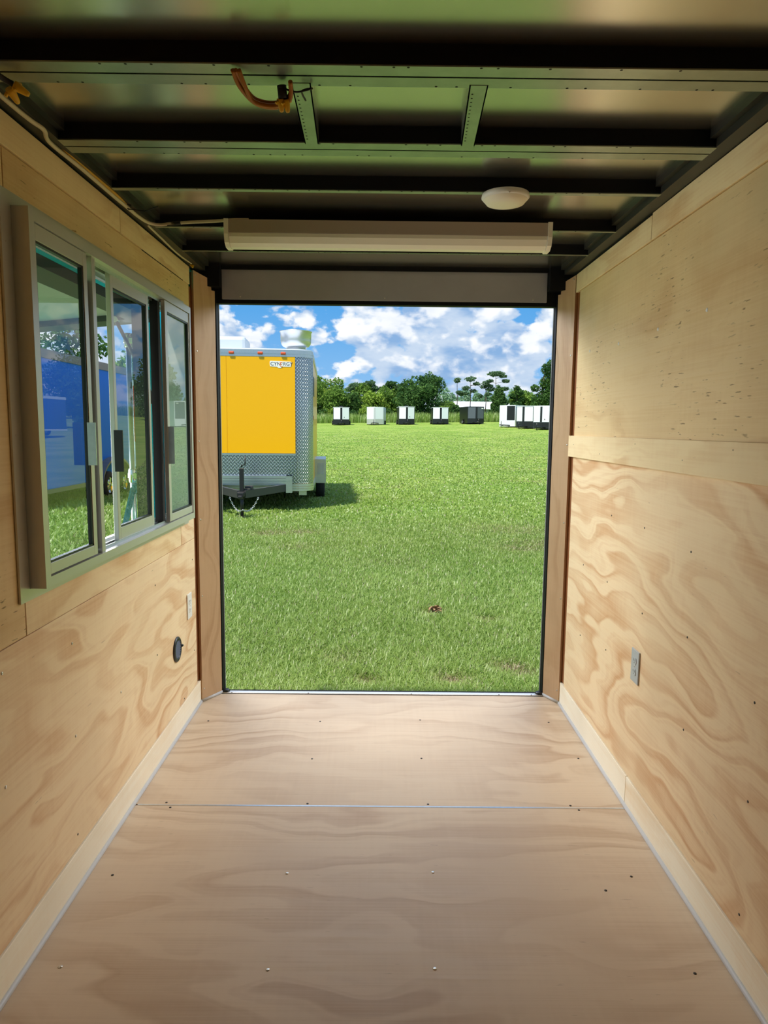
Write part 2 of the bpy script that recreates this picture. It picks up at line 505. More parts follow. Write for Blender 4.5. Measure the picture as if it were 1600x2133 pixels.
def blades(name, n, yfun, xlo, xhi, hscale, wscale, seed, lean=.9, dryk=1.):
    """N curved three-triangle blades as one mesh"""
    r = np.random.default_rng(seed)
    y = yfun(r.random(n))
    y = np.maximum(y + r.normal(size=n) * .07 * y, 4.0 if y.max() < 80 else 8.0) if dryk else y
    x = xlo(y) + (xhi(y) - xlo(y)) * r.random(n)
    z = terr(x, y)
    pn = lambda a, b, c: .5 + .5 * np.sin(a * x + 1.3 * np.sin(b * y + c)) * np.cos(b * y + 1.1 * np.sin(a * .7 * x + c))
    lum = (pn(1.1, .9, .3) + pn(2.7, 2.3, 1.7) * .7 + pn(6.1, 5.3, 4.) * .5) / 2.2
    dry = np.zeros(n)
    for dx, dy, rr, st in DRY:
        dry = np.maximum(dry, st * np.exp(-(((x - dx) / rr) ** 2 + ((y - dy) / (rr * .8)) ** 2)))
    tan = np.clip(pn(.30, .85, 5.) * pn(.8, 2.1, 2.) - .38, 0, 1) * 2.2 * np.clip((y - 11) / 12, 0, 1)
    dry = np.maximum(dry, np.minimum(tan, .75)) * dryk
    L = hscale(y) * (.55 + .8 * r.random(n)) * (.75 + .5 * lum) * (1 - .55 * dry)
    wd = wscale(y) * (.7 + .6 * r.random(n))
    a = r.random(n) * 2 * np.pi
    ln = lean * (.25 + .95 * r.random(n))
    dxy = np.stack([np.cos(a), np.sin(a)], 1)
    sd = np.stack([-np.sin(a), np.cos(a)], 1)
    base = np.stack([x, y, z - .01], 1)
    def pt(t, side, w):
        out = np.sin(ln * t) * t
        up = np.cos(ln * t * .8) * t
        q = base.copy()
        q[:, :2] += dxy * (L * out)[:, None] + sd * (side * wd * w)[:, None]
        q[:, 2] += L * up
        return q
    V = np.stack([pt(0, -1, .5), pt(0, 1, .5), pt(.55, -1, .42), pt(.55, 1, .42), pt(1., 0, 0)], 1)
    me = bpy.data.meshes.new(name)
    me.vertices.add(5 * n)
    me.vertices.foreach_set('co', V.reshape(-1).astype(np.float32))
    b = (np.arange(n) * 5)[:, None]
    quad = b + np.array([0, 1, 3, 2])
    tri = b + np.array([2, 3, 4])
    loops = np.concatenate([quad, tri], 1).reshape(-1)
    me.loops.add(7 * n)
    me.loops.foreach_set('vertex_index', loops.astype(np.int32))
    me.polygons.add(2 * n)
    st = (np.arange(n) * 7)[:, None] + np.array([0, 4])
    me.polygons.foreach_set('loop_start', st.reshape(-1).astype(np.int32))
    me.update(calc_edges=True)
    k = r.random(n)
    ca, cb, cd, cy = np.array([.19, .34, .045]), np.array([.42, .54, .14]), np.array([.36, .27, .15]), np.array([.30, .38, .07])
    kk = np.clip(.55 * k + .6 * lum - .1, 0, 1)[:, None]
    C = ca * (1 - kk) + cb * kk
    yl = (np.clip(pn(.6, .5, 2.2) - .35, 0, 1) * r.random(n))[:, None] * .9
    C = C * (1 - yl) + cy * yl
    dd = (np.clip(dry * 1.1, 0, 1) * (r.random(n) < .25 + .7 * dry))[:, None]
    C = C * (1 - dd) + cd * (.6 + .6 * r.random(n))[:, None] * dd
    st = (r.random(n) < .035)[:, None]
    C = np.where(st, np.array([.42, .38, .22]) * (.7 + .5 * r.random(n))[:, None], C)
    at = me.attributes.new('blade_colour', 'FLOAT_COLOR', 'POINT')
    rgba = np.ones((n, 5, 4), np.float32)
    rgba[:, :, :3] = C[:, None, :]
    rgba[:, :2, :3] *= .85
    at.data.foreach_set('color', rgba.reshape(-1))
    me.materials.append(GRASS)
    return link(name, me)


wid = lambda k, c: (lambda y: k * y + c)
near = lambda u: 4.0 * (12.5 / 4.0) ** u
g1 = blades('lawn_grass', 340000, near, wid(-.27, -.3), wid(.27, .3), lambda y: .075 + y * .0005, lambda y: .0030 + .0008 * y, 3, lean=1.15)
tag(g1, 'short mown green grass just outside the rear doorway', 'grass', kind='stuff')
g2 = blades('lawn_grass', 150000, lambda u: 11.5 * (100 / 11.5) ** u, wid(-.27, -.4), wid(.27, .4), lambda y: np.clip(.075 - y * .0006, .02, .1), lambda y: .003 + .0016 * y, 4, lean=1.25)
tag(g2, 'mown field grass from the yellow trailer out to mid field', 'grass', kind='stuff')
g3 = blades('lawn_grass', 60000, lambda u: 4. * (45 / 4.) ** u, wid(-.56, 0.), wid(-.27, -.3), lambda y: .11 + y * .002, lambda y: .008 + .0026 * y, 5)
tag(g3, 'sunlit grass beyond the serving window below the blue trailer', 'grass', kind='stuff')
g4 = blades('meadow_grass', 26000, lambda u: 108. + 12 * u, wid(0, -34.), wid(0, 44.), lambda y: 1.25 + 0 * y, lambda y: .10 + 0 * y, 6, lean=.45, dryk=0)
tag(g4, 'tall pale unmown grass strip in front of the tree line', 'grass', kind='stuff')

# a scrap of leaf litter lying on the lawn
lit_m = MB()
rr = random.Random(5)
for k in range(26):
    a, d, s = rr.uniform(0, 6.28), rr.uniform(0, .07), rr.uniform(.015, .035)
    c = Vector((math.cos(a) * d, math.sin(a) * d * .7, .03 + rr.uniform(0, .04)))
    e = Euler((rr.uniform(-.8, .8), rr.uniform(-.8, .8), a)).to_matrix()
    q = [c + e @ Vector(u) for u in ((-s, -s * .5, 0), (0, -s * .6, s * .3), (s, 0, 0), (0, s * .6, s * .2), (-s, s * .4, 0))]
    lit_m.add(q + [v + Vector((0, 0, .003)) for v in q], [(0, 1, 2, 3, 4), (9, 8, 7, 6, 5)])
tag(lit_m.build('leaf_litter', SOIL, loc=(.52, 6.6, ground_z(.52, 6.6))), 'brown clump of dry leaves lying on the lawn', 'leaves')

# ------------------------------------------------------------------ the trailer we stand in
HW = .915                                         # half the inside width
Y0, Y1 = -1.0, 3.50                               # front wall, rear sill
XL, XR = -HW, HW

floor = box(-HW - .03, HW + .03, Y0, Y1 + .10, -.09, -.0185).build('floor', BLACK)
tag(floor, kind='structure')
for (a, b) in ((Y0, 2.408), (2.417, Y1 - .012)):
    box(-HW, HW, a, b, -.018, 0).build('plywood_sheet', PLY_FLOOR, floor)
box(-HW + .02, HW - .012, 2.4085, 2.4165, -.016, .0008).build('seam_strip', ALU, floor)


def screw_mesh(r, m):
    b = MB().lathe([(r, 0), (r * .95, r * .25), (r * .6, r * .38), (.0001, r * .38)], (0, 0, 0), 10)
    b.box(-r * .6, r * .6, -r * .09, r * .09, r * .36, r * .40)
    b.box(-r * .09, r * .09, -r * .6, r * .6, r * .36, r * .40)
    me = b.mesh('screw')
    me.materials.append(m)
    return me


S_ZN, S_DK, S_W = screw_mesh(.0055, SCREW), screw_mesh(.0045, SCREW_DK), screw_mesh(.0055, SCREW_W)


def screw(me, parent, loc, rot=(0, 0, 0), s=1.):
    o = link('screw', me, parent, loc)
    o.rotation_euler = rot
    o.scale = (s, s, s)
    return o


for x, y, kind in ((-.292, 2.022, 1), (.166, 2.032, 1), (-.289, 1.632, 1), (.142, 1.639, 1), (-.832, 2.007, 0), (.787, 2.018, 0), (-.824, 1.637, 1), (.812, 1.629, 0), (-.288, 3.155, 0),
                   (.189, 3.181, 0), (-.289, 2.779, 0), (.173, 2.791, 0), (-.794, 2.428, 0), (-.77, 2.395, 0), (-.271, 2.428, 0), (.177, 2.430, 0), (.707, 2.428, 0), (.73, 2.398, 0),
                   (.685, 1.951, 0), (-.818, 3.15, 0), (.802, 3.165, 0), (.842, 2.802, 0)):
    screw(S_ZN if kind else S_DK, floor, (x, y, 0), (0, 0, x * 9))

# --- left wall: outer skin with the serving opening, plywood sheets on the inside
OY0, OY1, OZ0, OZ1 = 1.735, 3.195, .955, 1.925    # opening of the serving window
skin = MB()
for a in ((Y0, OY0, -.1, 2.2), (OY1, Y1 + .04, -.1, 2.2), (OY0, OY1, -.1, OZ0), (OY0, OY1, OZ1, 2.2)):
    skin.box(XL - .062, XL - .0165, a[0], a[1], a[2], a[3])
wl = tag(skin.build('wall_left', TEAL), kind='structure')
for nm, m, y0, y1, z0, z1, x0, x1 in (
        ('plywood_strip', PLY_STRIP, Y0, 2.4735, 2.043, 2.122, XL - .016, XL + .005),
        ('plywood_strip', PLY_STRIP, 2.4765, 3.335, 2.043, 2.122, XL - .016, XL + .005),
        ('plywood_panel', PLY_UP, 1.7345, 3.335, OZ1, 2.041, XL - .016, XL),
        ('plywood_panel', PLY_UP, Y0, 1.7325, .849, 2.041, XL - .016, XL - .001),
        ('plywood_strip', PLY_STRIP, 1.7345, 3.115, .849, .9545, XL - .016, XL),
        ('plywood_panel', PLY_LOW, 3.1185, 3.335, .849, OZ0, XL - .016, XL),
        ('plywood_panel', PLY_LOW, OY1, 3.335, OZ0 + .001, OZ1 - .001, XL - .016, XL),
        ('plywood_panel', PLY_LOW, Y0, 3.335, .1165, .847, XL - .016, XL)):
    box(x0, x1, y0, y1, z0, z1, b=.0012).build(nm, m, wl)
box(XL - .016, XL - .006, 3.336, 3.40, .115, 2.04).build('brown_edge_strip', LUAN_DARK, wl)
# the dark gap under the top strip near the door
gm = MB()
for k in range(16):
    y = 2.70 + k * .034
    gm.box(XL - .001, XL + .0015, y, y + .029, 2.0405, 2.0405 + .0035 + .002 * (k % 3))
tag(gm.build('dark_seam_gap', DARK, wl), kind='stuff')
for y, z in ((2.344, .458), (1.982, .464), (1.597, .511), (1.966, .16), (1.609, .793), (1.984, .748), (3.103, .129), (2.74, .46), (2.74, .75), (3.29, .75), (3.29, .30)):
    screw(S_DK if z < .2 or y > 2.6 else S_ZN, wl, (XL, y, z), (0, math.pi / 2, 0), .8)

bl = box(XL - .016, XL + .004, Y0, 3.39, .0, .1125, b=.0015).build('baseboard_left', BASE)
tag(bl, kind='structure')
MB().tube([(XL + .006, Y0, .004), (XL + .006, 3.392, .004)], .0085, 8).build('caulk_bead', CAULK, bl)

# --- right wall
wr = tag(box(XR + .0165, XR + .062, Y0, Y1 + .04, -.1, 2.2).build('wall_right', TEAL), kind='structure')
for nm, m, y0, y1, z0, z1, x0, x1 in (
        ('plywood_strip', PLY_STRIP, Y0, 2.469, 2.036, 2.126, XR - .006, XR + .016),
        ('plywood_strip', PLY_STRIP, 2.4725, 3.395, 2.036, 2.120, XR - .006, XR + .016),
        ('plywood_panel', PLY_UP, Y0, 3.345, 1.262, 2.034, XR, XR + .016),
        ('belt_strip', PLY_STRIP, Y0, 3.393, 1.260, 1.361, XR - .013, XR - .0005),
        ('plywood_panel', PLY_LOW, Y0, 3.345, .1165, 1.2605, XR, XR + .016)):
    box(x0, x1, y0, y1, z0, z1, b=.0012).build(nm, m, wr)
box(XR + .006, XR + .016, 3.346, 3.41, .115, 2.04).build('brown_edge_strip', LUAN_DARK, wr)
for y, z in ((2.027, 1.731), (2.379, 1.726), (2.768, 1.725), (3.147, 1.738)):
    screw(S_W, wr, (XR, y, z), (0, -math.pi / 2, 0), 1.15)
for y, z in ((2.03, 1.031), (2.378, .749), (2.764, .776), (2.019, .773), (2.005, .489), (1.634, .726), (2.74, .498), (1.63, .47), (1.63, .165), (3.1, .78), (3.1, .45), (2.4, 1.05), (2.75, 1.05)):
    screw(S_DK, wr, (XR, y, z), (0, -math.pi / 2, 0), .8)
for y, z in ((3.3, 1.32), (2.9, 1.29), (2.5, 1.34), (2.1, 1.30), (1.8, 1.34)):
    screw(S_DK, wr, (XR - .013, y, z), (0, -math.pi / 2, 0), .45)
br = box(XR - .004, XR + .016, 2.4405, 3.40, .0, .1125, b=.0015).build('baseboard_right', BASE)
tag(br, kind='structure')
box(XR - .004, XR + .016, Y0, 2.4375, .0, .1125, b=.0015).build('baseboard_board', BASE, br)
MB().tube([(XR - .006, Y0, .004), (XR - .006, 3.402, .004)], .0085, 8).build('caulk_bead', CAULK, br)

# --- unseen front wall behind the camera, closed and dark to cut light
fw = MB()
fw.box(-HW - .06, HW + .06, Y0 - .05, Y0 - .002, -.1, 2.2)
tag(fw.build('wall_front', LUAN_DARK), kind='structure')

# --- roof: one galvanised sheet on five bows, two cross ribs framing the vent, a rail down each side
ZR = 2.172
ceil = tag(box(-HW - .06, HW + .06, Y0, Y1 + .06, ZR, ZR + .02).build('ceiling', ROOF), kind='structure')
for y, wb, two in ((1.527, .088, 1), (1.920, .086, 1), (2.285, .022, 0), (2.705, .014, 0), (3.06, .012, 0)):
    zb = 2.130
    bw = MB()
    bw.box(-HW - .01, HW + .01, y, y + .004, zb, ZR)              # near web, black paint
    bw.box(-HW - .01, HW + .01, y + wb - .004, y + wb, zb + .006, ZR)
    bo = bw.build('roof_bow', BLACK, ceil)
    fl = MB()
    if two:
        fl.box(-HW + .05, HW - .05, y, y + wb * .46, zb - .003, zb)
        fl.box(-HW + .05, HW - .05, y + wb * .53, y + wb, zb - .003, zb)
    else:
        fl.box(-HW + .05, HW - .05, y, y + wb, zb - .003, zb)
    fl.build('bow_flange', BOW, bo)
    hl = MB()
    rb = random.Random(int(y * 100))
    xx = -.72
    while xx < .72:
        hl.lathe([(.0032, 0), (.0001, -.0004)], (xx, y + wb * (.06 if not two else rb.choice((.05, .95))), zb - .0031), 8)
        xx += rb.uniform(.025, .07)
    tag(hl.build('punched_hole', DARK, bo), kind='stuff')
for x0, x1 in (((-.213, -.170), (-.218, -.182)), ((.174, .215), (.192, .228))):
    y0, y1, z = 1.602, 1.925, 2.126
    rb_ = MB()
    rb_.add([(x0[0], y0, z), (x0[1], y0, z), (x1[1], y1, z), (x1[0], y1, z), (x0[0], y0, z + .004), (x0[1], y0, z + .004), (x1[1], y1, z + .004), (x1[0], y1, z + .004)],
            [(0, 1, 2, 3), (4, 7, 6, 5), (0, 4, 5, 1), (1, 5, 6, 2), (2, 6, 7, 3), (3, 7, 4, 0)])
    for a, b in ((x0[0], x1[0]), (x0[1] - .003, x1[1] - .003)):
        rb_.add([(a, y0, z), (a + .003, y0, z), (b + .003, y1, z), (b, y1, z), (a, y0, ZR), (a + .003, y0, ZR), (b + .003, y1, ZR), (b, y1, ZR)],
                [(0, 1, 2, 3), (4, 7, 6, 5), (0, 4, 5, 1), (1, 5, 6, 2), (2, 6, 7, 3), (3, 7, 4, 0)])
    ro = rb_.build('cross_rib', BOW, ceil)
    hl = MB()
    for k in range(14):
        t = .12 + k * .06
        hl.lathe([(.0026, 0), (.0001, -.0004)], (x0[0] + .009 + (x1[0] - x0[0]) * t, y0 + (y1 - y0) * t, z - .0002), 8)
    tag(hl.build('punched_hole', DARK, ro), kind='stuff')
for s in (-1, 1):
    box(min(s * .862, s * .925), max(s * .862, s * .925), Y0, 3.44, 2.128, ZR).build('top_rail', RAIL, ceil)
    box(min(s * .845, s * .862), max(s * .845, s * .862), Y0, 3.44, 2.150, ZR).build('rail_lip', RAIL, ceil)

# --- rear doorway: black steel frame, grey header sheet, plywood jamb boards, white sill
door = MB()
door.box(-HW - .06, -.830, 3.515, 3.57, -.10, 2.17)
door.box(.849, HW + .06, 3.515, 3.57, -.10, 2.17)
door.box(-.830, .849, 3.525, 3.57, 1.992, 2.17)
door.box(-HW - .02, -.800, 3.46, 3.515, 2.06, ZR)
door.box(.800, HW + .02, 3.46, 3.515, 2.06, ZR)
door.box(-.80, .80, 3.50, 3.525, 2.150, ZR)
dr = tag(door.build('door_1', BLACK), kind='structure')
hp = box(-.800, .798, 3.512, 3.5245, 2.010, 2.152, b=.001).build('header_panel', HEADER, dr)
for x in (-.71, 0., .73):
    screw(S_ZN, hp, (x, 3.512, 2.022), (math.pi / 2, 0, 0), .7)
ws = MB()
ws.box(-.8298, -.827, 3.556, 3.57, -.01, 1.992)
ws.box(.846, .8488, 3.556, 3.57, -.01, 1.992)
ws.build('weather_seal', mat('grey_rubber_seal', lin(120, 124, 124), .5), dr)
sl = MB()
sl.box(-.829, .848, 3.494, 3.524, -.0, .005, b=.002)
sl.box(-.829, .848, 3.5245, 3.60, -.06, -.03)
so = sl.build('door_sill', SILL, dr)
for x in (-.78, -.38, .16, .62, .79):
    screw(S_DK, so, (x, 3.495, .006), (0, 0, x), .7)
for x in (-.815, .835):
    MB().lathe([(.02, 0), (.022, .006), (.014, .012), (.0001, .012)], (x, 3.515, .005), 14).build('drain_plug', BLK_P, so)


def jamb(pa, pb, name):
    a, b = Vector(pa), Vector(pb)
    d = (b - a)
    L = d.length
    d /= L
    nrm = Vector((-d.y, d.x, 0))
    if nrm.y > 0:
        nrm = -nrm
    poly = [(0, .008), (L, .008), (L, 2.045), (L * .84, 2.045), (L * .80, 2.095), (0, 2.118)]
    mb = MB().prism(poly, -.006, .006, lambda u, v, h: (a + d * u + nrm * h)[:] [:2] + (v,))
    o = mb.build(name, LUAN, dr)
    pts = [(a + d * u + nrm * .007).to_tuple()[:2] + (.006,) for u in (-.004, L * .5, L)]
    MB().tube(pts, .008, 8).build('caulk_bead', CAULK, o)
    ang = math.atan2(nrm.x, -nrm.y)
    for z in (2.10, 1.745, 1.315, .93, .545, .065):
        q = a + d * .014 + nrm * .006
        screw(S_ZN, o, (q.x, q.y, z), (math.pi / 2, 0, ang), .75)
    edge = MB().prism([(-.004, .115), (.002, .115), (.002, 2.11), (-.004, 2.11)], -.012, -.0065, lambda u, v, h: (a + d * u + nrm * h)[:][:2] + (v,))
    edge.build('jamb_edge', LUAN_DARK, o)


jamb((-.910, 3.385, 0), (-.838, 3.505, 0), 'jamb_board')
jamb((.912, 3.400, 0), (.857, 3.508, 0), 'jamb_board')

# --- serving window in the left wall
win = MB()
FX = -.867                                        # face of the frame
FY0, FY1, FZ0, FZ1 = 1.75, 3.18, .968, 1.911
for a in ((FY0 + .028, FY1 - .020, FZ0, FZ0 + .026), (FY0 + .028, FY1 - .020, FZ1 - .028, FZ1), (FY0, FY0 + .028, FZ0, FZ1), (FY1 - .020, FY1, FZ0, FZ1)):
    win.box(-.985, FX, a[0], a[1], a[2], a[3])
wn = tag(win.build('window_1', ALU_MATTE), kind='structure')
fl = MB()
fy0, fy1, fz0, fz1 = 1.702, 3.225, .938, 1.944
for a in ((fy0, fy1, fz0, FZ0 - .001), (fy0, fy1, FZ1 + .001, fz1), (fy0, FY0 - .001, FZ0 - .001, FZ1 + .001), (FY1 + .001, fy1, FZ0 - .001, FZ1 + .001)):
    fl.box(-.9145, -.909, a[0], a[1], a[2], a[3])
fo = fl.build('window_flange', ALU_MATTE, wn)
for z in (1.10, 1.36, 1.62, 1.82):
    screw(S_ZN, fo, (-.909, 1.72, z), (0, math.pi / 2, 0), .6)
# track ridges along the sill and head
tr = MB()
for x in (-.890, -.911, -.945):
    tr.box(x - .0015, x + .0015, FY0 + .028, FY1 - .02, FZ0 + .026, FZ0 + .036)
    tr.box(x - .0015, x + .0015, FY0 + .028, FY1 - .02, FZ1 - .040, FZ1 - .028)
tr.build('track_rail', ALU, wn)


def sash(y0, y1, xc, wl_, wr_, name='window_sash', pane=True, top=.040, bot=.030):
    z0, z1 = FZ0 + .030, FZ1 - .030
    s = MB()
    s.box(xc - .008, xc + .008, y0, y0 + wl_, z0, z1, b=.001)
    s.box(xc - .008, xc + .008, y1 - wr_, y1, z0, z1, b=.001)
    s.box(xc - .008, xc + .008, y0 + wl_, y1 - wr_, z0, z0 + bot, b=.001)
    s.box(xc - .008, xc + .008, y0 + wl_, y1 - wr_, z1 - top, z1, b=.001)
    o = s.build(name, ALU_MATTE, wn)
    g = MB()
    ya, yb, za, zb = y0 + wl_, y1 - wr_, z0 + bot, z1 - top
    for a in ((ya, ya + .004, za, zb), (yb - .007, yb, za, zb), (ya, yb, za, za + .006), (ya, yb, zb - .006, zb)):
        g.box(xc - .006, xc + .006, a[0], a[1], a[2], a[3])
    g.build('glazing_gasket', BLK_P, o)
    if pane:
        me = bpy.data.meshes.new('window_pane')
        me.from_pydata([(xc - .001, ya, za), (xc - .001, yb, za), (xc - .001, yb, zb), (xc - .001, ya, zb)], [], [(0, 1, 2, 3)])
        me.materials.append(GLASS)
        link('window_pane', me, o)
    return o


sa = sash(1.782, 2.090, -.879, .006, .026)
sb = sash(2.315, 2.682, -.899, .022, .022, bot=.046, top=.046)
sc_ = sash(2.818, 3.158, -.879, .030, .006)
# fixed mullions and the screen slides between the sashes
box(-.905, -.872, 2.126, 2.152, FZ0 + .026, FZ1 - .028, b=.001).build('window_mullion', ALU_MATTE, wn)
box(-.900, -.885, 2.102, 2.124, FZ0 + .04, FZ1 - .10).build('brush_seal', BLK_P, wn)
box(-.960, -.925, 2.72, 2.756, FZ0 + .026, FZ1 - .028, b=.001).build('window_mullion', ALU_MATTE, wn)
box(-.958, -.905, 2.690, 2.717, FZ0 + .026, FZ1 - .028).build('brush_seal', BLK_P, wn)
box(-.922, -.890, 2.788, 2.816, FZ0 + .026, FZ1 - .028).build('brush_seal', BLK_P, wn)


def pull(parent, y0, y1, x, z0, z1, m, name='pull_handle'):
    b = MB()
    b.box(x, x + .003, y0, y1, z0, z1)
    b.box(x + .003, x + .024, (y0 if m is not BLK_P else y0), y0 + .004, z0, z1)
    o = b.build(name, m, parent)
    return o


pull(sa, 2.046, 2.088, -.871, 1.270, 1.395, ALU)
pull(sc_, 2.822, 2.872, -.871, 1.235, 1.385, ALU)
pb = MB()
pb.box(-.891, -.887, 2.300, 2.340, 1.235, 1.372)
pb.box(-.887, -.862, 2.300, 2.304, 1.235, 1.372)
pb.build('pull_handle', BLK_P, sb)['label'] = 'black pull handle on the middle sash'

# --- outside the window: lifted serving hatch on gas struts, and the rear door leaf folded back along the side
aw = empty('serving_hatch', (-.9685, .6, 1.866))
tag(aw, 'serving hatch propped open above the sliding window, pale underside', 'hatch')
sl_ = -.10
def awn(mb, x0, x1, y0, y1, z0, z1):
    for a in (0,):
        p = [(x, y, z + (x) * -sl_ * 1.0) for x in (x0, x1) for y in (y0, y1) for z in (z0, z1)]
        mb.add(p, [(0, 1, 3, 2), (4, 6, 7, 5), (0, 4, 5, 1), (2, 3, 7, 6), (0, 2, 6, 4), (1, 5, 7, 3)])
    return mb
AL = 2.45
awn(MB(), -1.0, -.01, 0, AL, .0, .012).build('hatch_skin', TEAL, aw)
awn(MB(), -.93, -.10, .10, AL - .12, -.012, -.001).build('hatch_liner', AWN, aw)
awn(MB(), -.045, -.009, 0, AL, .0125, .017).build('sky_line_strip', SILL, aw)  # added white strip stands in for the bright sky line at the hinge
f_ = MB()
for a in ((-1.0, -.93, 0, AL), (-.10, -.01, 0, AL), (-.93, -.10, 0, .10), (-.93, -.10, AL - .12, AL)):
    awn(f_, a[0], a[1], a[2], a[3], -.035, -.001)
f_.build('hatch_frame', AWN_DK, aw)
for y in (2.33,):
    st_ = MB().cyl((-.138, y, -.05), (-.055, y, -.22), .0075, 10)
    so_ = st_.build('gas_strut', AWN_DK, aw)
    MB().cyl((-.06, y, -.215), (.005, y, -.385), .0125, 12).build('strut_cylinder', BLK_P, so_)
    MB().cyl((-.14, y - .01, -.046), (-.14, y + .02, -.046), .012, 10).build('ball_stud', ALU, so_)

lf = empty('rear_door_leaf', (-1.065, 3.09, 0))
lf.rotation_euler.z = -.07
tag(lf, 'teal rear door leaf folded back along the trailer side outside the window', 'door')
box(-.02, .02, 0, .62, .02, 2.0, b=.004).build('door_panel', TEAL, lf)
box(-.024, .024, -.012, .0, .02, 2.0).build('edge_trim', TEAL, lf)
RODS = ((-.034, -.042), (-.006, -.034))
for xx, yy in RODS:
    MB().cyl((xx, yy, .18), (xx, yy, 1.78), .0125, 12).build('lock_rod', ALU, lf)
for z in (1.75, 1.17, .35):
    kb = MB()
    kb.box(-.050, .014, -.058, -.012, z - .014, z + .014, b=.004)
    for xx, yy in RODS:
        kb.lathe([(.017, -.03), (.019, -.02), (.019, .02), (.017, .03)], (xx, yy, z), 14)
    kb.build('rod_bracket', CHROME, lf)
hb = MB()
pts = [(.0, -.03, 1.125), (.0, -.12, 1.115), (.0, -.20, .99), (.0, -.225, .945)]
for p, q in zip(pts[:-1], pts[1:]):
    p, q = Vector(p), Vector(q)
    d = (q - p).normalized()
    n_ = Vector((0, -d.z, d.y)) * .021
    vs = []
    for h in (-.003, .003):
        vs += [p + n_ + Vector((h, 0, 0)), p - n_ + Vector((h, 0, 0)), q - n_ + Vector((h, 0, 0)), q + n_ + Vector((h, 0, 0))]
    hb.add(vs, [(0, 1, 2, 3), (7, 6, 5, 4), (0, 4, 5, 1), (1, 5, 6, 2), (2, 6, 7, 3), (3, 7, 4, 0)])
hh = hb.build('lock_handle', TEAL_DK, lf)
box(-.008, .008, -.255, -.215, .895, .955, b=.004).build('handle_grip', BLK_P, hh)

# --- fittings inside
def outlet(loc, rz, m, label):
    e = empty('power_outlet', loc, rz)
    tag(e, label, 'outlet')
    box(-.036, .036, -.006, 0, -.060, .060, b=.0025).build('cover_plate', m, e)
    for z in (-.02, .02):
        poly = [(math.cos(a) * .0165, max(-.0125, min(.0125, math.sin(a) * .0165))) for a in [k * math.pi / 12 for k in range(24)]]
        r = MB().prism(poly, -.0078, -.005, lambda u, v, h: (u, h, v + z)).build('receptacle', m, e)
        sl2 = MB()
        sl2.box(-.0075, -.0055, -.0082, -.0076, z - .001, z + .007)
        sl2.box(.0055, .0075, -.0082, -.0076, z - .001, z + .007)
        sl2.lathe([(.0025, 0), (.0001, -.0003)], (0, -.0079, z - .0065), 8, 'y')
        sl2.build('socket_slot', BLK_P, r)
    screw(S_ZN, e, (0, -.006, 0), (math.pi / 2, 0, 0), .55)


outlet((XL, 3.212, .543), math.pi / 2, WHITE_P, 'white duplex power outlet on the left plywood wall under the window corner')
outlet((XR, 2.408, .546), -math.pi / 2, GREY_P, 'grey duplex power outlet low on the right plywood wall')

SLAT = mat('grey_black_louver', (.07, .07, .075), .35)
ve = empty('round_vent', (XL, 3.005, .397), math.pi / 2)
tag(ve, 'round black louvred vent low on the left plywood wall', 'vent')
MB().lathe([(.057, 0), (.057, -.004), (.052, -.008), (.043, -.008), (.041, -.003), (.041, 0)], (0, 0, 0), 32, 'y').build('vent_rim', BLK_P, ve)
MB().lathe([(.0415, -.001), (.0001, -.001)], (0, 0, 0), 24, 'y').build('vent_back', DARK, ve)
for k in range(9):
    z = -.034 + k * .0085
    hw = math.sqrt(max(0, .0415 ** 2 - z * z))
    MB().add([(-hw, -.0075, z - .002), (hw, -.0075, z - .002), (hw, -.002, z + .003), (-hw, -.002, z + .003),
              (-hw, -.0085, z - .001), (hw, -.0085, z - .001), (hw, -.003, z + .004), (-hw, -.003, z + .004)],
             [(0, 1, 2, 3), (7, 6, 5, 4), (0, 4, 5, 1), (1, 5, 6, 2), (2, 6, 7, 3), (3, 7, 4, 0)]).build('louver_slat', SLAT, ve)
for z in (-.047, .047):
    screw(S_DK, ve, (0, -.008, z), (math.pi / 2, 0, 0), .6)
MB().cyl((.05, -.006, .0), (.062, -.008, .0), .006, 8).build('vent_knob', BLK_P, ve)

la = empty('strip_lamp', (.008, 2.60, 2.127))
tag(la, 'long unlit wraparound strip lamp with frosted lens under the roof bows', 'lamp')
prof = [(0, 0), (.105, 0), (.105, -.045), (0, -.045)]
MB().prism(prof, -.588, .588, lambda u, v, h: (h, u, v)).build('lamp_housing', mat('lamp_housing_paint', lin(172, 158, 142), .4), la)
lp = [(.004, -.0455), (.004, -.058), (.016, -.078), (.035, -.088), (.070, -.088), (.089, -.078), (.101, -.058), (.101, -.0455)]
MB().prism(lp, -.575, .575, lambda u, v, h: (h, u, v)).build('lamp_lens', LENS, la)
for s in (-1, 1):
    ec = [(-.003, .002), (.108, .002), (.108, -.05), (.100, -.075), (.075, -.091), (.03, -.091), (.008, -.078), (-.003, -.05)]
    MB().prism(ec, s * .576, s * .592, lambda u, v, h: (h, u, v)).build('end_cap', LENS, la)

sd = empty('dome_light', (.376, 2.30, 2.126))
tag(sd, 'round white ceiling dome light on the third roof bow', 'light')
MB().lathe([(.0001, 0), (.074, 0), (.076, -.010), (.070, -.017), (.0001, -.017)], (0, 0, 0), 36).build('dome_base', WHITE_P, sd)
MB().lathe([(.069, -.0172), (.060, -.028), (.035, -.034), (.0001, -.035)], (0, 0, 0), 36).build('dome_lens', LENS, sd)
MB().prism([(-.012, 0), (.012, 0), (0, -.012)], 0, .002, lambda u, v, h: (u, -.0715 - h, v - .006)).build('dome_tab', WHITE_P, sd)

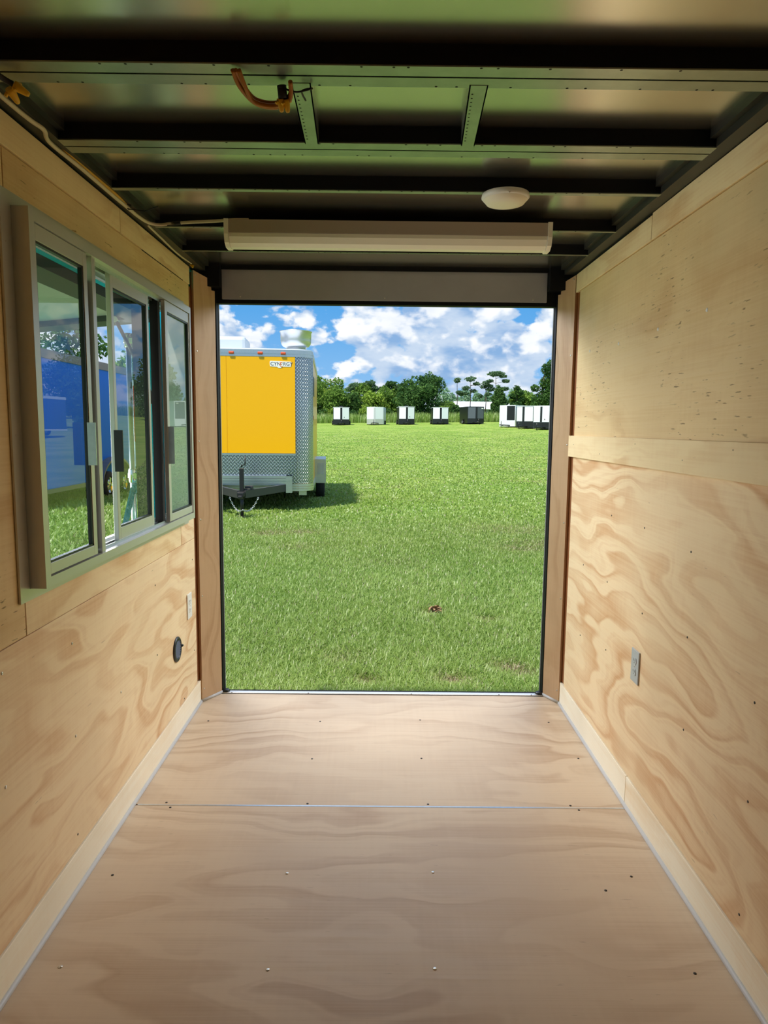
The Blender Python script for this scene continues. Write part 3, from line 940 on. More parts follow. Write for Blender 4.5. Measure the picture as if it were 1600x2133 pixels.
# --- cables under the roof
def smooth(pts, n=6):
    pts = [Vector(p) for p in pts]
    out = []
    for i in range(len(pts) - 1):
        a, b, c, d = pts[max(i - 1, 0)], pts[i], pts[i + 1], pts[min(i + 2, len(pts) - 1)]
        for k in range(n):
            t = k / n
            out.append(.5 * ((2 * b) + (c - a) * t + (2 * a - 5 * b + 4 * c - d) * t * t + (3 * b - a - 3 * c + d) * t ** 3))
    return out + [pts[-1]]


def wirenut(parent, p, d, s=1.):
    p, d = Vector(p), Vector(d).normalized()
    b = MB().tube([p, p + d * .004 * s, p + d * .022 * s, p + d * .025 * s], .006, 8, rs=[.0075 * s, .008 * s, .0048 * s, .003 * s])
    sd_ = d.orthogonal().normalized()
    for k in (-1, 1):
        q = p + d * .004 * s + sd_ * k * .007 * s
        b.tube([q, q + sd_ * k * .006 * s + d * .003 * s], .003 * s, 6)
    return b.build('wire_nut', NUT, parent)


c1 = empty('lamp_feed_cable', (-.87, 1.2, 2.125))
tag(c1, 'cream cable running along the left wall top and over to the strip lamp', 'cable')
O1 = Vector((-.87, 1.2, 2.125))
rel = lambda pts: [Vector(p) - O1 for p in pts]
MB().tube(smooth(rel([(-.888, .6, 2.124), (-.880, 1.2, 2.123), (-.877, 1.67, 2.124), (-.872, 1.79, 2.123), (-.866, 1.85, 2.123), (-.889, 1.93, 2.124), (-.880, 2.1, 2.120), (-.878, 2.35, 2.119), (-.876, 2.45, 2.119), (-.874, 2.55, 2.119), (-.862, 2.63, 2.119),
                              (-.83, 2.655, 2.120), (-.79, 2.645, 2.121), (-.72, 2.625, 2.121), (-.63, 2.615, 2.123), (-.55, 2.612, 2.128), (-.50, 2.63, 2.134)])), .0058, 8).build('cable_sheath', CABLE_W, c1)
tq = MB()
tq.tube(rel([(-.888, 2.443, 2.128), (-.868, 2.448, 2.110), (-.862, 2.452, 2.126), (-.888, 2.448, 2.130)]), .0022, 6)
tq.tube(rel([(-.868, 2.448, 2.112), (-.82, 2.46, 2.110), (-.765, 2.43, 2.117)]), .0016, 6)
tq.build('cable_tie', TIE, c1)
MB().tube(rel([(-.80, 2.650, 2.121), (-.745, 2.632, 2.121)]), .0072, 8).build('tape_wrap', TIE, c1)
c2 = empty('yellow_wall_cable', (-.885, 2.2, 2.13))
tag(c2, 'yellow cable tucked along the left roof rail above the window', 'cable')
O1 = Vector((-.885, 2.2, 2.13))
MB().tube(smooth(rel([(-.882, 1.95, 2.134), (-.876, 2.15, 2.128), (-.873, 2.35, 2.127), (-.884, 2.5, 2.132)])), .005, 8).build('cable_sheath', CABLE_Y, c2)
c3 = empty('corner_cable', (-.89, 2.9, 2.125))
tag(c3, 'thin cream cable along the left roof rail ending in wire nuts by the door jamb', 'cable')
O1 = Vector((-.89, 2.9, 2.125))
MB().tube(smooth(rel([(-.884, 2.68, 2.126), (-.889, 2.85, 2.126), (-.895, 3.0, 2.126), (-.897, 3.15, 2.127), (-.89, 3.3, 2.130)])), .0042, 8).build('cable_sheath', CABLE_W, c3)
for p, d in (((-.897, 3.325, 2.130), (.5, -.6, -.8)), ((-.885, 3.335, 2.138), (.9, -.3, .3)), ((-.893, 3.33, 2.142), (.1, -.4, 1))):
    wirenut(c3, Vector(p) - O1, d, .9)
c4 = empty('coiled_yellow_cable', (-.26, 1.58, 2.09))
tag(c4, 'looped yellow cable with wire nuts hanging from the first roof bow', 'cable')
O1 = Vector((-.26, 1.58, 2.09))
for k, (dz, dr_) in enumerate(((0, 0), (.006, -.006), (-.003, -.013))):
    MB().tube(smooth(rel([(-.325 - dr_, 1.535, 2.120), (-.318 - dr_, 1.570, 2.104 + dz), (-.295, 1.615 + dr_, 2.092 + dz), (-.262, 1.628 + dr_, 2.088 + dz), (-.232, 1.622 + dr_, 2.090 + dz),
                                  (-.214, 1.600, 2.098 + dz), (-.210, 1.570, 2.115)])), .0048, 8).build('cable_sheath', mat('amber_cable_sheath', lin(176, 112, 22), .4) if k == 0 else bpy.data.materials['amber_cable_sheath'], c4)
for p, d in (((-.236, 1.600, 2.094), (.05, .5, -.8)), ((-.224, 1.602, 2.094), (.1, .6, -.9))):
    wirenut(c4, Vector(p) - O1, d, 1.05)
MB().tube(smooth(rel([(-.236, 1.585, 2.112), (-.205, 1.600, 2.108), (-.178, 1.600, 2.112), (-.168, 1.61, 2.120), (-.190, 1.61, 2.114), (-.185, 1.64, 2.108)])), .002, 6).build('cable_tie', TIE, c4)
MB().cyl(Vector((-.232, 1.594, 2.118)) - O1, Vector((-.23, 1.600, 2.094)) - O1, .010, 10).build('tape_wrap', TIE, c4)
c5 = empty('rail_cable', (-.79, 1.6, 2.1))
tag(c5, 'dark cable end with two yellow wire nuts at the left roof rail', 'cable')
O1 = Vector((-.79, 1.6, 2.1))
MB().tube(smooth(rel([(-.87, 1.2, 2.13), (-.85, 1.45, 2.125), (-.818, 1.555, 2.112), (-.80, 1.575, 2.105)])), .006, 8).build('cable_sheath', TIE, c5)
wirenut(c5, Vector((-.800, 1.578, 2.105)) - O1, (.9, .5, -.5), 1.3)
wirenut(c5, Vector((-.812, 1.582, 2.100)) - O1, (.2, .9, -.7), 1.3)

# ------------------------------------------------------------------ the yellow concession trailer
YT = empty('concession_trailer', (-2.85, 14.90, ground_z(-2.5, 15)), math.radians(4.3))
tag(YT, 'large yellow food trailer with diamond plate corners and roof exhaust fan', 'trailer')
HWY, RC, LEN = 1.36, .36, 5.6
ZB, ZT = .42, 3.28                                # body bottom and top above the ground


def ring(hw, y0, y1, rc, n=10):
    p = [(-hw, y1)]
    for k in range(n + 1):
        a = math.pi + k * math.pi / 2 / n
        p.append((-hw + rc + rc * math.cos(a), y0 + rc + rc * math.sin(a)))
    for k in range(n + 1):
        a = 1.5 * math.pi + k * math.pi / 2 / n
        p.append((hw - rc + rc * math.cos(a), y0 + rc + rc * math.sin(a)))
    p.append((hw, y1))
    return p


xyz = lambda u, v, h: (u, v, h)
MB().prism(ring(HWY, 0, LEN, RC), ZB, ZT, xyz).build('trailer_body', YELLOW, YT)
yz0, yz1 = 1.235, 3.28
for x0, x1 in ((-HWY + RC + .01, -.445), (-.440, HWY - RC - .005)):
    box(x0, x1, -.012, .004, yz0, yz1 - .01).build('front_panel', YELLOW, YT)
rv = MB()
for k in range(13):
    rv.lathe([(.008, 0), (.0001, -.004)], (-.428, -.012, yz0 + .08 + k * .155), 6, 'y')
tag(rv.build('rivet_row', YELLOW, YT), kind='stuff')
for s in (1, -1):
    pts = []
    for k in range(9):
        a = (1.5 * math.pi) + k * math.pi / 16
        pts.append((HWY - RC + (RC + .008) * math.cos(a), RC + (RC + .008) * math.sin(a)))
    pts += [(HWY + .008, RC + .10)]
    if s < 0:
        pts = [(-u, v) for u, v in pts]
    vs = [(u, v, z) for u, v in pts for z in (ZB + .16, ZT)]
    MB().add(vs, [(2 * k, 2 * k + 2, 2 * k + 3, 2 * k + 1) for k in range(len(pts) - 1)], True).build('corner_plate', DIAMOND, YT)
box(-HWY + RC - .005, HWY - RC + .005, -.010, .003, ZB + .16, yz0 - .045).build('stone_guard', DIAMOND, YT)
box(-HWY + RC - .005, HWY - RC + .005, -.018, .003, yz0 - .045, yz0 - .005).build('guard_trim', ALU, YT)
# roof rail: ridged aluminium band round front and side
rl = MB()
for z0, z1, e in ((ZT - .01, ZT + .05, .016), (ZT + .05, ZT + .085, .022), (ZT + .085, ZT + .135, .010)):
    rl.prism(ring(HWY + e, -e, LEN, RC + e), z0, z1, xyz)
rl.build('roof_rail', ALU, YT)
MB().prism(ring(HWY - .01, .01, LEN, RC), ZT + .136, ZT + .16, xyz).build('roof_sheet', TWHITE, YT)
for x in (-1.15, -.68, -.24, .36, .90):
    pass
for x in (-.33, .27, .75):
    MB().box(x - .055, x + .055, -.055, -.020, ZT + .03, ZT + .085, b=.015).build('marker_light', AMBER, YT)
# skirt rail below
kb_ = MB()
for z0, z1, e in ((ZB - .0, ZB + .05, .012), (ZB + .055, ZB + .10, .018), (ZB + .105, ZB + .155, .012)):
    kb_.prism(ring(HWY + e, -e, LEN, RC + e), z0, z1, xyz)
kb_.build('skirt_rail', ALU, YT)
# step-like front tray over the tongue
ty = MB()
for z0, z1, e in ((.60, .65, 0.), (.655, .705, .012), (.71, .76, 0.), ):
    ty.box(-1.10, .93, -.20 - e, .0, z0, z1)
ty.box(-1.10, .93, -.18, 0, .56, .60)
ty.box(.80, .932, -.205, -.01, .40, .76)
ty.build('front_tray', ALU, YT)
# tongue
tg = MB()
for s in (-1, 1):
    p, q = Vector((s * .85, -.05, .51)), Vector((s * .05, -1.28, .47))
    d = (q - p).normalized()
    n_ = Vector((d.y, -d.x, 0)) * .035
    vs = []
    for z in (-.075, .075):
        vs += [p + n_ + Vector((0, 0, z)), p - n_ + Vector((0, 0, z)), q - n_ + Vector((0, 0, z)), q + n_ + Vector((0, 0, z))]
    tg.add(vs, [(0, 1, 2, 3), (7, 6, 5, 4), (0, 4, 5, 1), (1, 5, 6, 2), (2, 6, 7, 3), (3, 7, 4, 0)])
tg.build('tongue_frame', TONGUE, YT)
cp = MB()
cp.box(-.07, .07, -1.50, -1.20, .43, .53, b=.02)
cp.box(-.045, .045, -1.58, -1.48, .40, .47, b=.02)
cp.build('hitch_coupler', BLK_P, YT)
jk = MB()
jk.cyl((0, -1.25, .02), (0, -1.25, .50), .032, 12)
jk.box(-.042, .042, -1.292, -1.208, .38, .98, b=.008)
jk.box(-.09, .09, -1.33, -1.17, .0, .03, b=.006)
jo = jk.build('tongue_jack', BLK_P, YT)
MB().tube([(0, -1.25, 1.0), (.0, -1.25, 1.04), (.07, -1.27, 1.05), (.075, -1.275, 1.22)], .013, 8).build('crank_handle', BLK_P, jo)
tb = MB()
tb.box(.04, .20, -1.12, -.98, .56, .62, b=.012)
tb.box(.02, .16, -1.22, -1.12, .54, .58, b=.01)
tb.build('breakaway_box', TONGUE, YT)


def chain(a, b, sag, n):
    mb = MB()
    a, b = Vector(a), Vector(b)
    for k in range(n):
        t = (k + .5) / n
        c = a.lerp(b, t) - Vector((0, 0, sag * 4 * t * (1 - t)))
        t2 = t + .01
        d = (a.lerp(b, t2) - Vector((0, 0, sag * 4 * t2 * (1 - t2))) - c).normalized()
        u = d.cross(Vector((0, 1, 0))).normalized()
        w = Vector((0, 1, 0)) if k % 2 else u
        L_, R_ = .024, .014
        pts = [c + d * (L_ * math.cos(2 * math.pi * j / 10)) + w * (R_ * math.sin(2 * math.pi * j / 10)) for j in range(11)]
        mb.tube(pts, .0055, 5, cap=False)
    return mb


chain((-.26, -1.12, .40), (.02, -1.29, .16), .12, 14).build('safety_chain', CHAIN, YT)
chain((.31, -1.12, .40), (.02, -1.29, .16), .12, 14).build('safety_chain', CHAIN, YT)
# roof gear
fn = MB()
fn.lathe([(.24, -.11), (.24, .10), (.20, .11), (.25, .125), (.31, .155), (.35, .21), (.362, .28), (.365, .48), (.385, .485), (.385, .50), (.35, .505), (.29, .495), (.20, .53), (.0001, .545)], (.93, 1.85, ZT + .26), 36)
fn.build('exhaust_fan', mat('spun_aluminium', (.56, .58, .60), .36, .9), YT)
acm = MB()
acm.box(-.95, -.12, .8, 1.7, ZT + .155, ZT + .50, b=.08)
acm.build('air_conditioner', mat('air_conditioner_cover', lin(190, 198, 204), .45), YT)
# right flank: black slot window, fenders, wheels
box(HWY + .002, HWY + .012, .75, 1.45, 2.50, 2.92).build('side_window', BLK_P, YT)
box(HWY + .002, HWY + .018, .48, .53, 1.95, 2.05).build('marker_light', AMBER, YT)
fe = MB()
fe.box(HWY, HWY + .27, 2.55, 4.35, .98, 1.0)
fe.box(HWY + .255, HWY + .27, 2.55, 4.35, .86, .98)
fe.box(HWY, HWY + .27, 2.53, 2.55, .40, 1.0)
fe.box(HWY, HWY + .27, 4.35, 4.37, .40, 1.0)
fe.box(HWY + .25, HWY + .275, 2.515, 2.535, .40, 1.0)
fe.build('wheel_fender', ALU, YT)
MB().box(HWY + .06, HWY + .22, 2.522, 2.529, .62, .90).build('fender_reflection', mat('pale_lilac_reflection_plate', lin(196, 200, 222), .2, .6), YT)  # plate coloured as the pale reflection on the fender front


def wheel(parent, x, y, r, w, side, rim=CHROME):
    prof = [(r * .62, -w / 2), (r * .9, -w / 2), (r, -w * .36), (r, w * .36), (r * .9, w / 2), (r * .62, w / 2)]
    t = MB().lathe(prof, (x, y, r), 28, 'x').build('tyre', RUBBER, parent)
    rm = MB().lathe([(r * .63, -w * .4), (r * .60, w * .44 * side), (r * .52, w * .38 * side), (r * .5, w * .2 * side), (r * .2, w * .30 * side), (r * .14, w * .42 * side), (.0001, w * .44 * side)], (x, y, r), 24, 'x')
    for k in range(5):
        a = k * 2 * math.pi / 5
        c, s = math.cos(a), math.sin(a)
        q = lambda u, v, h: (x + side * w * h, y + c * u - s * v, r + s * u + c * v)
        rm.prism([(r * .14, -.022), (r * .56, -.038), (r * .56, .038), (r * .14, .022)], .26, .40, q)
    rm.build('wheel_rim', rim, t)
    return t


for y in (2.95, 3.90):
    wheel(YT, HWY + .13, y, .36, .22, 1)
wheel(YT, -HWY - .13, 2.95, .36, .22, -1)
wheel(YT, -HWY - .13, 3.90, .36, .22, -1)
jk2 = MB()
jk2.box(1.05, 1.22, .35, .45, .30, .43)
jk2.build('corner_stand', ALU, YT)
ch = MB()
ch.box(-1.0, -.92, .1, LEN, .32, .43)
ch.box(.92, 1.0, .6, LEN, .32, .43)
ch.build('chassis_rail', TONGUE, YT)
# maker's decal on the front panel
dc = MB().prism([(-.225, -.055), (-.235, -.02), (-.235, .045), (-.22, .06), (.205, .05), (.218, .035), (.218, -.045), (.205, -.058), (.03, -.058), (0, -.085), (-.05, -.085), (-.08, -.062)], -.0165, -.0125,
                lambda u, v, h: (.70 + u, h, 3.12 + v)).build('decal_plate', DECAL, YT)


def word(txt, size, x, z, m, parent, y=-.0172, extr=.0004):
    c = bpy.data.curves.new('decal_letters', 'FONT')
    c.body = txt
    c.size = size
    c.extrude = extr
    c.offset = .0006
    c.align_x = 'LEFT'
    c.materials.append(m)
    tmp = bpy.data.objects.new('decal_letters', c)
    me = bpy.data.meshes.new_from_object(tmp)
    bpy.data.objects.remove(tmp)
    o = link('decal_letters', me, parent, (x, y, z))
    o.rotation_euler = (math.pi / 2, 0, 0)
    return o


word('CYN', .104, .478, 3.086, NAVY, dc)
word('RGY', .104, .745, 3.086, NAVY, dc)
el = MB()
arc = [(.712 + .030 * math.cos(a), -.0172, 3.108 + .046 * math.sin(a)) for a in [math.radians(50 + k * 13) for k in range(21)]]
el.tube(arc, .006, 6)
el.tube([(.690, -.0172, 3.110), (.722, -.0172, 3.110)], .006, 6)
el.build('decal_letter_e', ORANGE, dc)
MB().box(.905, .918, -.0172, -.0165, 3.075, 3.088).build('decal_mark', NAVY, dc)


# ------------------------------------------------------------------ parked trailers out on the field
def cargo(name, label, x, y, w, l, h, rot, body, panels, guard, cat='trailer', stripe=TBLACK, nose=.35, roofm=TWHITE, vent=False, group=None, jack=True, dot=False, zb=.13, logo=False):
    """enclosed cargo trailer, front facing local -y, origin on the ground under the nose"""
    e = empty(name, (x, y, ground_z(x, y)), rot)
    tag(e, label, cat, group)
    hw = w / 2
    out = [(-hw, l), (-hw, nose), (-.12, 0), (.12, 0), (hw, nose), (hw, l)]
    MB().prism(out, zb, h, xyz).build('trailer_body', body, e)
    MB().prism([(u * 1.012, v) for u, v in out], h - .01, h + .06, xyz).build('roof_cap', roofm, e)
    zg = zb + (h - zb) * .30
    def onface(t0, t1, s, off, z0, z1, m, nm):
        a, b = Vector((s * .12, 0)), Vector((s * hw, nose))
        d = (b - a).normalized()
        n_ = Vector((d.y, -d.x)) * s
        if n_.y > 0:
            n_ = -n_
        p, q = a.lerp(b, t0), a.lerp(b, t1)
        vs = []
        for k in (.002, off):
            for z in (z0, z1):
                vs += [(p.x + n_.x * k, p.y + n_.y * k, z), (q.x + n_.x * k, q.y + n_.y * k, z)]
        MB().add(vs, [(0, 1, 3, 2), (4, 6, 7, 5), (0, 4, 5, 1), (2, 3, 7, 6), (0, 2, 6, 4), (1, 5, 7, 3)]).build(nm, m, e)
    for s, m in ((-1, panels[0]), (1, panels[-1])):
        onface(.02, .93, s, .012, zg, h - .05, m, 'front_panel')
        onface(-.02, .98, s, .018, zb, zg - .02, guard, 'stone_guard')
    box(-.12, .12, -.014, -.002, zg, h - .05).build('nose_strip', stripe, e)
    box(-.12, .12, -.02, -.002, zb, zg - .02).build('nose_guard', guard, e)
    if dot:
        MB().lathe([(.09, 0), (.0001, -.02)], (.36, nose * .3 - .02, zg + .28), 12, 'y').build('vent_cap', TBLACK, e)
    if logo:
        box(hw * .62, hw * .86, nose * .7 - .05, nose * .7 - .03, h - .24, h - .14).build('decal_plate', DECAL, e)
    if vent:
        box(-.25, .25, .6, 1.1, h + .06, h + .22, b=.03).build('roof_vent', TBLACK, e)
    tm = MB()
    for s in (-1, 1):
        tm.tube([(s * .5, .2, zb + .12), (0, -1.15, zb + .16)], .06, 6)
    tm.box(-.06, .06, -1.3, -1.1, zb + .10, zb + .22)
    tm.build('tongue_frame', TBLACK, e)
    if jack:
        MB().cyl((0, -1.0, .0), (0, -1.0, zb + .62), .04, 8).box(-.08, .08, -1.08, -.92, 0, .03).build('tongue_jack', TBLACK, e)
    for s in (-1, 1):
        box(min(s * hw, s * (hw + .16)), max(s * hw, s * (hw + .16)), l * .5 - .1, l * .5 + .62, .66, .70).build('wheel_fender', guard, e)
        wheel(e, s * (hw + .08), l * .5 + .26, .31, .19, s, rim=TGREYW)
    return e


G5 = 'trailers parked in a row before the tree line'
cargo('cargo_trailer', 'white trailer with two black stripes and black base, first of far row', -5.55, 96, 2.25, 4.2, 2.42, .06, TBLACK, [TWHITE, TWHITE], TBLACK, vent=True, dot=True, group=G5)
f2 = cargo('cargo_trailer', 'all white v-nosed trailer with silver base, second of far row', -.98, 96, 2.3, 4.2, 2.42, -.10, TWHITE, [TWHITE, TWHITE], ALU_MATTE, stripe=TGREYW, nose=.6, group=G5)
cargo('cargo_trailer', 'white fronted trailer with black base and roof vent, third of far row', 3.45, 96, 2.2, 4.2, 2.42, .05, TBLACK, [TWHITE, TWHITE], TBLACK, vent=True, dot=True, group=G5)
cargo('cargo_trailer', 'white fronted black trailer without roof vent, fourth of far row', 8.1, 96, 2.2, 4.2, 2.30, .0, TBLACK, [TWHITE, TWHITE], TBLACK, group=G5)
cargo('cargo_trailer', 'charcoal and black trailer by the low white roof, last of far row', 13.0, 96, 2.35, 4.2, 2.36, .17, TBLACK, [TGREY, TGREY], TBLACK, roofm=TBLACK, group=G5, logo=True)
G4 = 'trailers parked in echelon by the right door jamb'
cargo('cargo_trailer', 'white trailer with dark door, far left of the slanted right group', 14.9, 84, 2.2, 5.0, 2.6, -.72, TWHITE, [TWHITE, TBLACK], TWHITE, stripe=TWHITE, group=G4)
cargo('cargo_trailer', 'black trailer with white front panels, second of the slanted right group', 16.2, 80, 2.2, 5.0, 2.55, -.70, TBLACK, [TWHITE, TWHITE], TBLACK, group=G4)
cargo('cargo_trailer', 'white trailer with black dot, third of the slanted right group', 17.55, 77, 2.2, 5.0, 2.6, -.68, TWHITE, [TWHITE, TWHITE], TBLACK, stripe=TBLACK, group=G4, dot=True)
cargo('cargo_trailer', 'white trailer with grey panel beside the door jamb, nearest of the right group', 18.9, 74, 2.3, 5.0, 2.68, -.66, TWHITE, [TGREY, TGREY], TWHITE, stripe=TWHITE, group=G4, logo=True)

# trailers seen through and in the serving window
def side_trailer(name, label, x, y, w, l, h, rot, skinm, trim, zb=.45, wheels=(.6, 1.5), low=None, cat='trailer'):
    """trailer shown by its long side; local +x is the side facing us, y runs back along it"""
    e = empty(name, (x, y, ground_z(x, y)), rot)
    tag(e, label, cat)
    box(-w, 0, 0, l, zb, h, b=.04).build('trailer_body', skinm, e)
    if low:
        box(-w - .01, .015, .02, l - .02, zb, zb + .75).build('lower_panel', low, e)
    box(-w - .02, .02, -.02, l + .02, h - .16, h + .02).build('roof_rail', trim, e)
    box(-w - .02, .02, -.02, l + .02, zb - .07, zb + .02).build('skirt_rail', trim, e)
    ym = wheels[0] * .5 + wheels[1] * .5
    hs = (wheels[1] - wheels[0]) / 2
    arc = []
    for k in range(17):
        a = math.pi * k / 16
        arc.append((ym + (hs + .46) * math.cos(a), max(zb - .05, .34 + .62 * math.sin(a))))
    fm = MB()
    for (p, q) in zip(arc[:-1], arc[1:]):
        fm.add([(-.02, p[0], p[1]), (.20, p[0], p[1]), (.20, q[0], q[1]), (-.02, q[0], q[1]),
                (-.02, p[0], p[1] + .05), (.20, p[0], p[1] + .05), (.20, q[0], q[1] + .05), (-.02, q[0], q[1] + .05)],
               [(0, 1, 2, 3), (7, 6, 5, 4), (0, 4, 5, 1), (1, 5, 6, 2), (2, 6, 7, 3), (3, 7, 4, 0)])
    fm.build('wheel_fender', trim, e)
    for y_ in wheels:
        wheel(e, .09, y_, .34, .20, 1)
        wheel(e, -w - .09, y_, .34, .20, -1)
    return e


side_trailer('cargo_trailer', 'bright blue tandem axle trailer seen through the sliding window', -6.85, 13.9, 2.4, 5.3, 3.30, 0., TBLUE, mat('grey_roof_rail', lin(128, 124, 124), .4, .4), wheels=(3.15, 4.15))
side_trailer('cargo_trailer', 'red and white trailer showing behind the blue one through the window', -8.2, 23.0, 2.4, 5.5, 3.2, .05, TRED, TWHITE, low=TGREYW)
side_trailer('cargo_trailer', 'dark blue trailer with silver trim mirrored in the first window pane', 28.4, 52.0, 2.4, 7.2, 2.75, math.pi / 2 + .12, TBLUE_DK, TWHITE, wheels=(4.6, 5.5))

# low metal building beyond the field
bd = empty('low_building', (18.5, 128, ground_z(18.5, 128)), .03)
tag(bd, 'low farm building with white metal roof behind the charcoal trailer', 'building')
box(-4.2, 6., 0, 8, 0, 1.9).build('building_wall', mat('building_wall_paint', lin(150, 164, 178), .6), bd)
MB().add([(-4.9, -.6, 1.95), (6.5, -.6, 1.75), (6.5, 4, 3.25), (-4.9, 4, 3.3), (6.5, 8.6, 1.75), (-4.9, 8.6, 1.95), (-4.9, -.6, 2.07), (6.5, -.6, 1.87), (6.5, 4, 3.37), (-4.9, 4, 3.42), (6.5, 8.6, 1.87), (-4.9, 8.6, 2.07)],
         [(0, 1, 2, 3), (3, 2, 4, 5), (6, 9, 8, 7), (9, 11, 10, 8), (0, 6, 7, 1), (1, 7, 8, 2), (0, 3, 9, 6), (2, 8, 10, 4), (4, 10, 11, 5), (3, 5, 11, 9)]).build('building_roof', mat('white_metal_roof', lin(232, 236, 244), .4), bd)
box(1., 3., -.05, .0, .0, 1.5).build('building_door', TGREY, bd)

# ------------------------------------------------------------------ trees
LEAF = {
    'mid': leafmat('leaf_mid_green', (.075, .16, .035), (.27, .42, .08)),
    'dark': leafmat('leaf_dark_green', (.035, .095, .035), (.13, .24, .06)),
    'light': leafmat('leaf_light_green', (.14, .26, .04), (.42, .56, .10)),
    'pine': leafmat('leaf_pine', (.07, .14, .07), (.20, .31, .15)),
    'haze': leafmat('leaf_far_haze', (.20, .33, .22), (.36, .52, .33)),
}


def cards(blobs, n, size, seed):
    """leaf clumps: small bent quads scattered through ellipsoids"""
    r = np.random.default_rng(seed)
    vol = np.array([b[3] * b[4] * b[5] for b in blobs]) ** .67
    cnt = np.maximum(8, (n * vol / vol.sum()).astype(int))
    P, tint = [], []
    for (cx, cy, cz, rx, ry, rz), c in zip(blobs, cnt):
        d = r.normal(size=(c, 3))
        d /= np.linalg.norm(d, axis=1)[:, None]
        rad = (.35 + .65 * r.random(c) ** .45) * (1 + .18 * np.sin(d[:, 0] * 5 + cx) * np.cos(d[:, 2] * 6 + cz))
        P.append(np.array([cx, cy, cz]) + d * rad[:, None] * np.array([rx, ry, rz]))
        tint.append(np.clip(r.random(c) * .7 + .3 * (r.random()), 0, 1))
    P, tint = np.concatenate(P), np.concatenate(tint)
    N = len(P)
    a = r.normal(size=(N, 3)); a /= np.linalg.norm(a, axis=1)[:, None]
    b = np.cross(a, r.normal(size=(N, 3))); b /= np.linalg.norm(b, axis=1)[:, None]
    s = size * (.6 + .8 * r.random(N))[:, None]
    V = np.stack([P - a * s, P - b * s * .6, P + a * s, P + b * s * .6], 1)
    return V.reshape(-1, 3), N, tint


def tree(name, label, x, y, h, blobs, mk, n, size, seed, trunk=.18, cat='tree', group=None, limbs=()):
    z = ground_z(x, y)
    e = empty(name, (x, y, z))
    tag(e, label, cat, group)
    V, N, tint = cards(blobs, int(n * 2.6), size * .60, seed)
    me = bpy.data.meshes.new('crown')
    me.from_pydata(V.tolist(), [], [(4 * k, 4 * k + 1, 4 * k + 2, 4 * k + 3) for k in range(N)])
    at = me.attributes.new('tint', 'FLOAT', 'POINT')
    at.data.foreach_set('value', np.repeat(tint, 4).astype(np.float32))
    me.materials.append(LEAF[mk])
    o = link('crown', me, e)
    o['kind'] = 'stuff'
    top = max(b[2] for b in blobs)
    mb = MB().tube([(0, 0, -.2), (.05 * h * .3, 0, top * .5), (blobs[0][0] * .3, 0, top * .95)], trunk, 7, rs=[trunk, trunk * .75, trunk * .35])
    for l in limbs:
        mb.tube(l, trunk * .4, 5, rs=[trunk * .4] * (len(l) - 1) + [trunk * .15])
    mb.build('trunk', BARK, e)
    return e


def bushy(h, w, seed, k=9, low=.12):
    r = random.Random(seed)
    b = [(0, 0, h * .55, w * .42, w * .42, h * .42)]
    for i in range(k):
        a = r.uniform(0, 6.28)
        t = r.uniform(low, .92)
        rr_ = w * .5 * math.sqrt(max(.08, 1 - ((t - .42) / .62) ** 2)) * r.uniform(.45, .9)
        s = r.uniform(.16, .30) * w
        b.append((math.cos(a) * rr_, math.sin(a) * rr_ * .8, h * t, s, s, s * r.uniform(.7, 1.1)))
    return b


GT = 'trees of the far tree line'
TL = [  # x, height, width, kind, label
    (-13.2, 7.0, 5.0, 'mid', 'bushy mid green tree just right of the yellow trailer'),
    (-11.2, 6.0, 4.2, 'light', 'yellow green tree behind the first far trailer'),
    (-9.4, 7.6, 4.6, 'mid', 'rounded green tree rising behind the first far trailer'),
    (-7.6, 6.2, 4.0, 'mid', 'olive green tree to the right of the first far trailer'),
    (-5.6, 5.6, 4.6, 'dark', 'dark green tree between the first and second far trailers'),
    (-3.4, 6.2, 4.4, 'mid', 'broad green tree left of the all white trailer'),
    (-1.2, 5.0, 4.0, 'light', 'bright green low tree behind the all white trailer'),
    (.6, 6.0, 4.2, 'mid', 'green tree right of the all white trailer'),
    (2.6, 5.4, 4.2, 'mid', 'green tree left of the third far trailer'),
]
for i, (x, h, w, k, lab) in enumerate(TL):
    tree('field_tree', lab, x, 121 + (i % 3) * 2, h, bushy(h, w * 1.15, i + 3), k, 1500, .34, i, group=GT)
tree('broad_tree', 'tall dark spreading tree behind the fourth far trailer', 6.6, 120, 7.6, bushy(7.6, 7.6, 41, 16), 'dark', 3600, .36, 77, trunk=.3, group=GT)
tree('field_tree', 'low green bush tree sloping down right of the dark spreading tree', 10.6, 121, 3.6, bushy(3.6, 4.6, 44), 'mid', 1200, .3, 78, group=GT)
tree('ivy_tree', 'dense dark cone shaped tree right of the low white building', 19.9, 119, 5.8, [(0, 0, 1.6, 1.7, 1.7, 1.8), (0, 0, 3., 1.45, 1.4, 1.7), (0, 0, 4.4, .9, .9, 1.5)], 'dark', 2200, .26, 12, trunk=.25, group=GT)
tree('field_tree', 'green tree behind the slanted right trailer group', 24.6, 121, 4.6, bushy(4.6, 5.2, 51), 'mid', 1500, .32, 13, group=GT)
tree('field_tree', 'open branched tree just right of the cone shaped tree', 22.8, 119, 5.9, [(0, 0, 2., 1.3, 1.2, 1.3), (-.5, 0, 4.0, .7, .6, .55), (.5, 0, 4.6, .8, .7, .5), (0, 0, 5.4, .6, .6, .45), (.9, 0, 3.5, .6, .5, .4)], 'dark', 900, .26, 14, group=GT)
